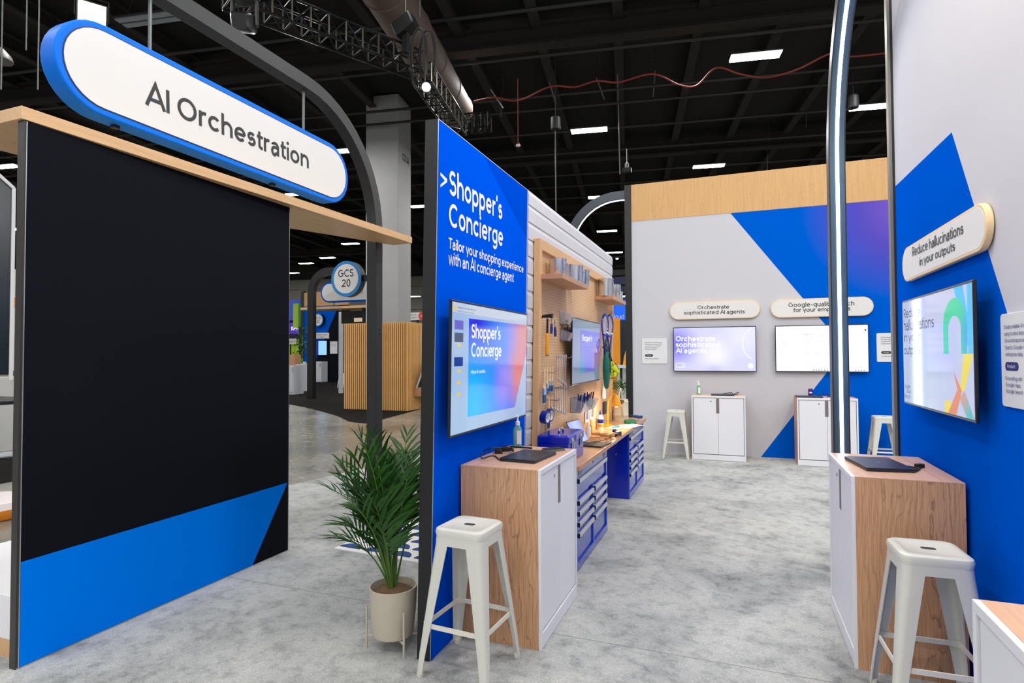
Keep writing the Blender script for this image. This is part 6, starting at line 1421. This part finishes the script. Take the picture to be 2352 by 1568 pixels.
obj('end_post', MB().box(A.x-0.25, A.x, 0, Zb+0.1, -0.2, 0.05), BLACK_METAL, wbk)
disc_sign('disc_sign', 'small distant round sign reading GCS 22 on the blue wall', FY(YB-0.27), (730, 734.5), 15, 'GCS', '22', th=0.25)
o, w_, h_ = plate('wall_sign', 'small distant pale sign below the GCS 22 disc', 'sign', FW, 712, 764.5, 755, 777, SIGN_WHITE, n=0.08)
text('lettering', 'Customer Engagement Suite', o, INK, T(-w_*0.42, 0.03, 0.002), w_*0.84, 0.09); text('lettering', 'with Google AI', o, INK, T(-w_*0.2, -0.12, 0.002), w_*0.45, 0.09)
o, w_, h_ = plate('television', 'small distant screen showing a pale blue page', 'television', FW, 712, 782, 751, 816, BEZ, n=0.1)
obj('screen', MB().box(-w_*0.48, -w_*0.02, -h_*0.46, h_*0.46, 0, 0.004), screen('far_navy', rgb(30, 50, 150), 0.6), o); obj('screen', MB().box(0.0, w_*0.48, -h_*0.46, h_*0.46, 0, 0.004), screen('far_pale', rgb(150, 205, 250), 0.8), o)
o, w_, h_ = plate('wall_plaque', 'small distant pale plaque right of the far screen', 'plaque', FW, 758, 784, 774, 812, PLAQUE_WHITE, n=0.06)
for k_ in range(4): text('lettering', 'Improve customer experience', o, INK, T(-w_*0.4, h_*(0.36-0.1*k_), 0.002), w_*0.8, 0.03)
q = on_ground(783, 903)
t, w_, h_ = plate('wall_end', 'distant pale edge of a wall just left of the slatted kiosk', 'wall', FY(q.y), 778, 716, 783.5, 903, mat('pale_edge', rgb(190, 194, 200), 0.5), th=0.15)
t, w_, h_ = plate('dark_canopy', 'dark panel above the slatted kiosk below the far ledge', 'panel', FY(q.y-1), 784, 715, 846, 741, BLACK_METAL, th=0.3, sup=1)
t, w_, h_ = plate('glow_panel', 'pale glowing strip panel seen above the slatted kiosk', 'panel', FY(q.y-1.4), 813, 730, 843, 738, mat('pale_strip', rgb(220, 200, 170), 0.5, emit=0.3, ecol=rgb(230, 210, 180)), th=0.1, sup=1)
FAW = mat('plain_white_cabinet', rgb(196, 200, 206), 0.45)
def far_cab(label, px0, pyb, wpx, hpx):
    g_ = on_ground(px0+wpx/2, pyb); sc_ = wpx/F*((g_-CAM).dot(CF)); hh = hpx/F*((g_-CAM).dot(CF))
    t = thing('storage_cabinet', label, 'cabinet', T(g_.x, g_.y, 0.006), 'distant white cabinets')
    obj('carcass', MB().box(-sc_/2, sc_/2, 0, 0.6, 0.08, hh), FAW, t); obj('plinth', MB().box(-sc_/2, sc_/2, -0.01, 0.6, 0, 0.08), FAW, t); obj('door', MB().box(-sc_*0.46, sc_*0.46, -0.02, 0, 0.1, hh*0.96), FAW, t); obj('handle', MB().box(sc_*0.3, sc_*0.38, -0.03, -0.02, hh*0.75, hh*0.93), HANDLE_G, t)
far_cab('nearest of the distant white cabinets at the black wall\'s edge', 660, 906, 17, 67)
far_cab('second distant white cabinet behind the first', 676, 899, 15, 62)
far_cab('third distant white cabinet beside the black stool', 689, 895, 14, 60)
far_cab('distant white cabinet standing under the far screen', 720, 877, 20, 47)
far_cab('distant white cabinet half hidden behind the far arch post', 705, 877, 12, 46)
q = on_ground(776, 890)
sw_ = dup(stool, T(q.x+0.3, q.y, 0.006) @ RZ(10), 'distant white stool beside the slatted kiosk')
q = on_ground(712, 896)
bs_ = make_stool('distant black stool beside the white cabinets', BLACK_METAL, BLACK_METAL); bs_.matrix_basis = T(q.x, q.y, 0.006) @ RZ(15)
# neighbouring stands at the far left of the opening
FZ = FY(37.0)
o, w_, h_ = plate('media_wall', 'dark distant stand wall with coloured panels at the black wall\'s edge', 'stand wall', FZ, 640, 690, 700, 850, mat('stand_navy', rgb(12, 22, 64), 0.5), th=0.3, sup=2)
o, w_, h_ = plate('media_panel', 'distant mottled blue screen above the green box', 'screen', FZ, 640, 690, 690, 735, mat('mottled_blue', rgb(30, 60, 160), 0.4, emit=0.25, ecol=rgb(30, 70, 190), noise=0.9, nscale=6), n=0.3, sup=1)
t = thing('green_cube', 'distant bright green and yellow box on a post', 'box', T(*FY(33).hit(684, 721)[:1], 33, FY(33).hit(684, 721).y))
for nm, x0, x1, mt in (('yellow_face', -0.42, 0.05, mat('lime', rgb(190, 230, 40), 0.5)), ('green_face', 0.05, 0.5, mat('green', rgb(20, 160, 80), 0.5))): obj(nm, MB().box(x0, x1, 0, 0.5, -0.95, 0.75), mt, t)
obj('post', MB().box(-0.05, 0.05, 0.2, 0.3, -FY(33).hit(684, 721).y, -0.95), BLACK_METAL, t)
o, w_, h_ = plate('media_panel', 'distant purple screen with white lettering', 'screen', FZ, 640, 742, 694, 766, gradient('purple_panel', [(0, 0, rgb(70, 40, 170), 1), (-0.6, 0, rgb(40, 40, 180), 0.8)], 0.7), n=0.55, sup=1)
text('lettering', 'KPMG', o, screen('glow_white', rgb(255, 255, 255), 0.9), T(w_*0.5-1.05, -0.16, 0.004), 0.95, 0.3, bold=0.03)
o, w_, h_ = plate('lime_panel', 'distant lime green curved panel behind the white cabinets', 'panel', FZ, 640, 780, 696, 838, mat('lime', 0), n=0.4, sup=2)
o, w_, h_ = plate('sign_strip', 'distant pale strip sign over the lime panel', 'sign', FZ, 640, 778, 680, 790, SIGN_WHITE, n=0.8, sup=1)
text('lettering', 'KPMG and Google Cloud', o, INK, T(-w_*0.3, -0.05, 0.002), w_*0.75, 0.1)
o, w_, h_ = plate('wood_counter', 'distant plain wooden counter among the white cabinets', 'counter', FY(26), 655, 814, 677, 838, CHERRY, th=0.5, sup=2)
o, w_, h_ = plate('green_bin', 'distant green bin beside the wooden counter', 'bin', FY(27), 677, 823, 688, 838, mat('leaf_green', rgb(80, 180, 30), 0.5), th=0.3, sup=2)
q = FY(30).hit(694, 815)
t = thing('potted_tree', 'distant slim potted tree by the far post', 'tree', T(q.x, 30, 0.006))
obj('planter', MB().lathe([(0.22, 0), (0.26, 1.3), (0.22, 1.3)], 16), PRINT_WHITE, t, smooth=True); obj('trunk', MB().tube([(0, 0, 1.2), (0.05, 0, 3.0)], 0.03, 6), STEM, t)
m = MB(); rnd = random.Random(5)
for i in range(160):
    c_ = Vector((rnd.gauss(0, 0.2), rnd.gauss(0, 0.2), rnd.uniform(1.7, 3.5))); a_ = Vector((rnd.uniform(-1, 1), rnd.uniform(-1, 1), rnd.uniform(-1, 1))).normalized()*0.11; b_ = a_.orthogonal().normalized()*0.045
    m.add([c_-a_, c_+b_, c_+a_, c_-b_], [(0, 1, 2, 3)])
obj('foliage', m, LEAF, t)['kind'] = 'stuff'
q = on_ground(664, 928)
# sign with red arrow right of the column, arch fragment
FQ = FY(26)
o, w_, h_ = plate('direction_sign', 'distant white sign with red arrow disc left of the blue wall', 'sign', FQ, 939, 718, 978, 734, SIGN_WHITE, sup=1)
text('lettering', 'Application', o, INK, T(-w_*0.4, 0.04, 0.002), w_*0.4, 0.09); text('lettering', 'Management', o, INK, T(-w_*0.4, -0.1, 0.002), w_*0.42, 0.09)
qd = FQ.hit(969, 726, 0.05); A = FQ.hit(939, 718); B = FQ.hit(978, 734)
dk = obj('arrow_disc', MB().lathe([(0.22, 0), (0.22, 0.02)], 24), mat('red_disc', rgb(214, 60, 40), 0.5), o, T(qd.x-(A.x+B.x)/2, 0, 0.0)); obj('arrow', MB().box(-0.12, 0.1, -0.02, 0.02, 0.02, 0.024).prism([(0.02, 0.1), (0.14, 0), (0.02, -0.1), (0.0, -0.07), (0.08, 0), (0.0, 0.07)], 0.02, 0.024), PRINT_WHITE, dk)
# ---- through the gap between the centre wall and the back wall
FG = FY(15.5)
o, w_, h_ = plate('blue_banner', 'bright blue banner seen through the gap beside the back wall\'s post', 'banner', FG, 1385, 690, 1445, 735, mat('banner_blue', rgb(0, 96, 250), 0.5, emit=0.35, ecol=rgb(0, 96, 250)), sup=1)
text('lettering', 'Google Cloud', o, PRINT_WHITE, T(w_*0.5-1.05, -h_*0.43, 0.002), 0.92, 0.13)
o, w_, h_ = plate('orange_partition', 'orange panel seen through the gap beside the back wall\'s post', 'panel', FY(14.2), 1404, 730, 1424, 900, mat('orange_panel_paint', rgb(246, 158, 20), 0.5), th=0.1, sup=2)
o, w_, h_ = plate('dark_partition', 'dark blue partition beside the orange panel in the gap', 'partition', FY(15.0), 1422, 735, 1448, 880, mat('dark_teal', rgb(22, 40, 58), 0.6), th=0.1)
o, w_, h_ = plate('dark_partition', 'dark background partition behind the blue banner with rig lights', 'partition', FY(22), 1340, 640, 1460, 930, mat('stand_navy', 0), th=0.2)
gq = FY(13.5).hit(1432, 845)
t = thing('white_counter', 'pale counter with dark legs seen through the gap', 'counter', T(gq.x, 13.5, 0.0))
obj('top', MB().box(-0.25, 0.4, 0, 0.6, gq.y, gq.y+0.06), PRINT_WHITE, t); obj('leg', MB().box(-0.1, -0.05, 0.1, 0.15, 0, gq.y), BLACK, t); obj('leg', MB().box(0.3, 0.35, 0.1, 0.15, 0, gq.y), BLACK, t); obj('back', MB().box(-0.25, 0.4, 0.55, 0.6, 0.5, gq.y), PRINT_WHITE, t)
tag(obj('yellow_cone', MB().lathe([(0.12, 0), (0.09, 0.2), (0.03, 0.42)], 16), YELLOW, None, T(gq.x+0.06, 13.75, gq.y+0.06), smooth=True), 'yellow cone-shaped ornament on the counter in the gap', 'ornament')
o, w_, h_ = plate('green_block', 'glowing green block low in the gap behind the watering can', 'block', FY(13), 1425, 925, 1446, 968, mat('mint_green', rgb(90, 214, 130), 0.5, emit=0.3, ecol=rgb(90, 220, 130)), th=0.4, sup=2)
gp_ = FY(12).hit(1418, 850)
t = thing('potted_plant', 'leafy green plant seen through the gap behind the rackets', 'plant', T(gp_.x-0.05, 12.0, 0.006))
obj('planter', MB().lathe([(0.15, 0), (0.19, 0.5), (0.16, 0.5)], 18), BLACK, t, smooth=True)
for i in range(9):
    st, lv = frond_mesh(0.95, 2*PI*i/9+0.3, 1.25, 1.5, seed=50+i, nl=9, ll=0.22); f = obj('frond_stem', st, STEM, t, (0, 0, 0.5)); obj('leaflets', lv, LEAF, f)
t = thing('truss_rig', 'distant dark stage rig with small lights in the gap above the shelf', 'stage rig', T(*pD(1428, 640, 17)))
for k_ in range(5): obj('rig_bar', MB().tube([(-1.2, 0, -0.5+0.28*k_), (0.8, 0, -0.45+0.28*k_)], 0.03, 5), TRM, t)
for x_ in (-1.1, 0.7): obj('rig_leg', MB().tube([(x_, 0, -pD(1428, 640, 17).z), (x_, 0, 0.7)], 0.03, 5), TRM, t)
for k_ in range(9): obj('rig_lamp', MB().ball((-0.9+0.19*k_, 0.05, -0.5+0.28*(k_ % 5)), 0.045, 8), mat('rig_lamp_lit', (1, 1, 1, 1), 0.5, emit=2.5, ecol=(0.7, 0.85, 1, 1)), t)
# ---- left edge of the picture, beyond the black wall
t = thing('white_plinth', 'low white bench with wooden base at the bottom left edge', 'bench', T(-3.66, 2.02, 0))
obj('top', MB().box(-1.2, 0, 0, 0.9, 0.10, 0.34), PRINT_WHITE, t, bevel=0.004); obj('base', MB().box(-1.2, 0, 0.0, 0.9, 0.0, 0.10), MAPLE, t)
q = on_ground(-2, 1190)
t = thing('round_ottoman', 'low round white and orange seat at the left edge', 'ottoman', T(q.x-0.25, q.y, 0.006))
obj('side', MB().lathe([(0.42, 0), (0.44, 0.05), (0.44, 0.1)], 32), mat('orange_vinyl', rgb(250, 150, 40), 0.4), t, smooth=True); obj('top', MB().lathe([(0.44, 0.1), (0.40, 0.16), (0.36, 0.17)], 32), mat('pink_white', rgb(236, 226, 226), 0.4), t, smooth=True)
q = on_ground(20, 1047)
tag(obj('floor_disc', MB().lathe([(0.3, 0), (0.3, 0.02), (0.03, 0.03)], 24), mat('disc_grey', rgb(176, 184, 190), 0.4), None, T(q.x-0.1, q.y, 0.006), smooth=True), 'pale round table foot on black carpet at the left edge', 'table foot')
FE = Frame((-14.5, 0, 0), (0.35, 0.94, 0), (0, 0, 1))
a = FE.hit(-60, 470); b = FE.hit(24, 860); c_ = FE.hit(24, 432)
t = thing('glass_kiosk', 'white-framed dark glass kiosk with slanted top at the left edge', 'kiosk', FE.M.copy())
obj('glass', MB().prism([(a.x, b.y), (b.x, b.y), (b.x, c_.y), (a.x, c_.y+(b.x-a.x)*0.95)], -0.08, 0), mat('dark_shutter', rgb(34, 44, 56), 0.25, noise=0.4, nscale=30), t)
obj('frame', MB().bar((b.x, b.y-0.1, 0), (b.x, c_.y, 0), 0.05, 0.12, up=(0, 0, 1)).bar((b.x, c_.y, 0), (a.x, c_.y+(b.x-a.x)*0.95, 0), 0.05, 0.12, up=(0, 0, 1)), PRINT_WHITE, t)
obj('plinth', MB().box(a.x, b.x+0.3, 0, b.y-0.05, -0.6, 0.05), mat('kiosk_white', rgb(206, 206, 204), 0.5), t)
o, w_, h_ = plate('white_wall_panel', 'distant white panel with orange stripe at the left edge', 'panel', Frame((-16, 0, 0), (0, 1, 0), (0, 0, 1)), -80, 605, 60, 850, mat('panel_white', rgb(226, 224, 220), 0.6), th=0.1)
obj('stripe', MB().box(-w_/2, w_/2, h_*0.12, h_*0.22, 0, 0.01), mat('orange_vinyl', 0), o)
tag(obj('dark_counter', MB().box(-1.0, 0.6, -0.4, 0.4, 0.98, 1.03), BLACK, None, T(*on_ground(0, 1075)[:2], 0)), 'thin dark counter top at the left edge', 'counter')
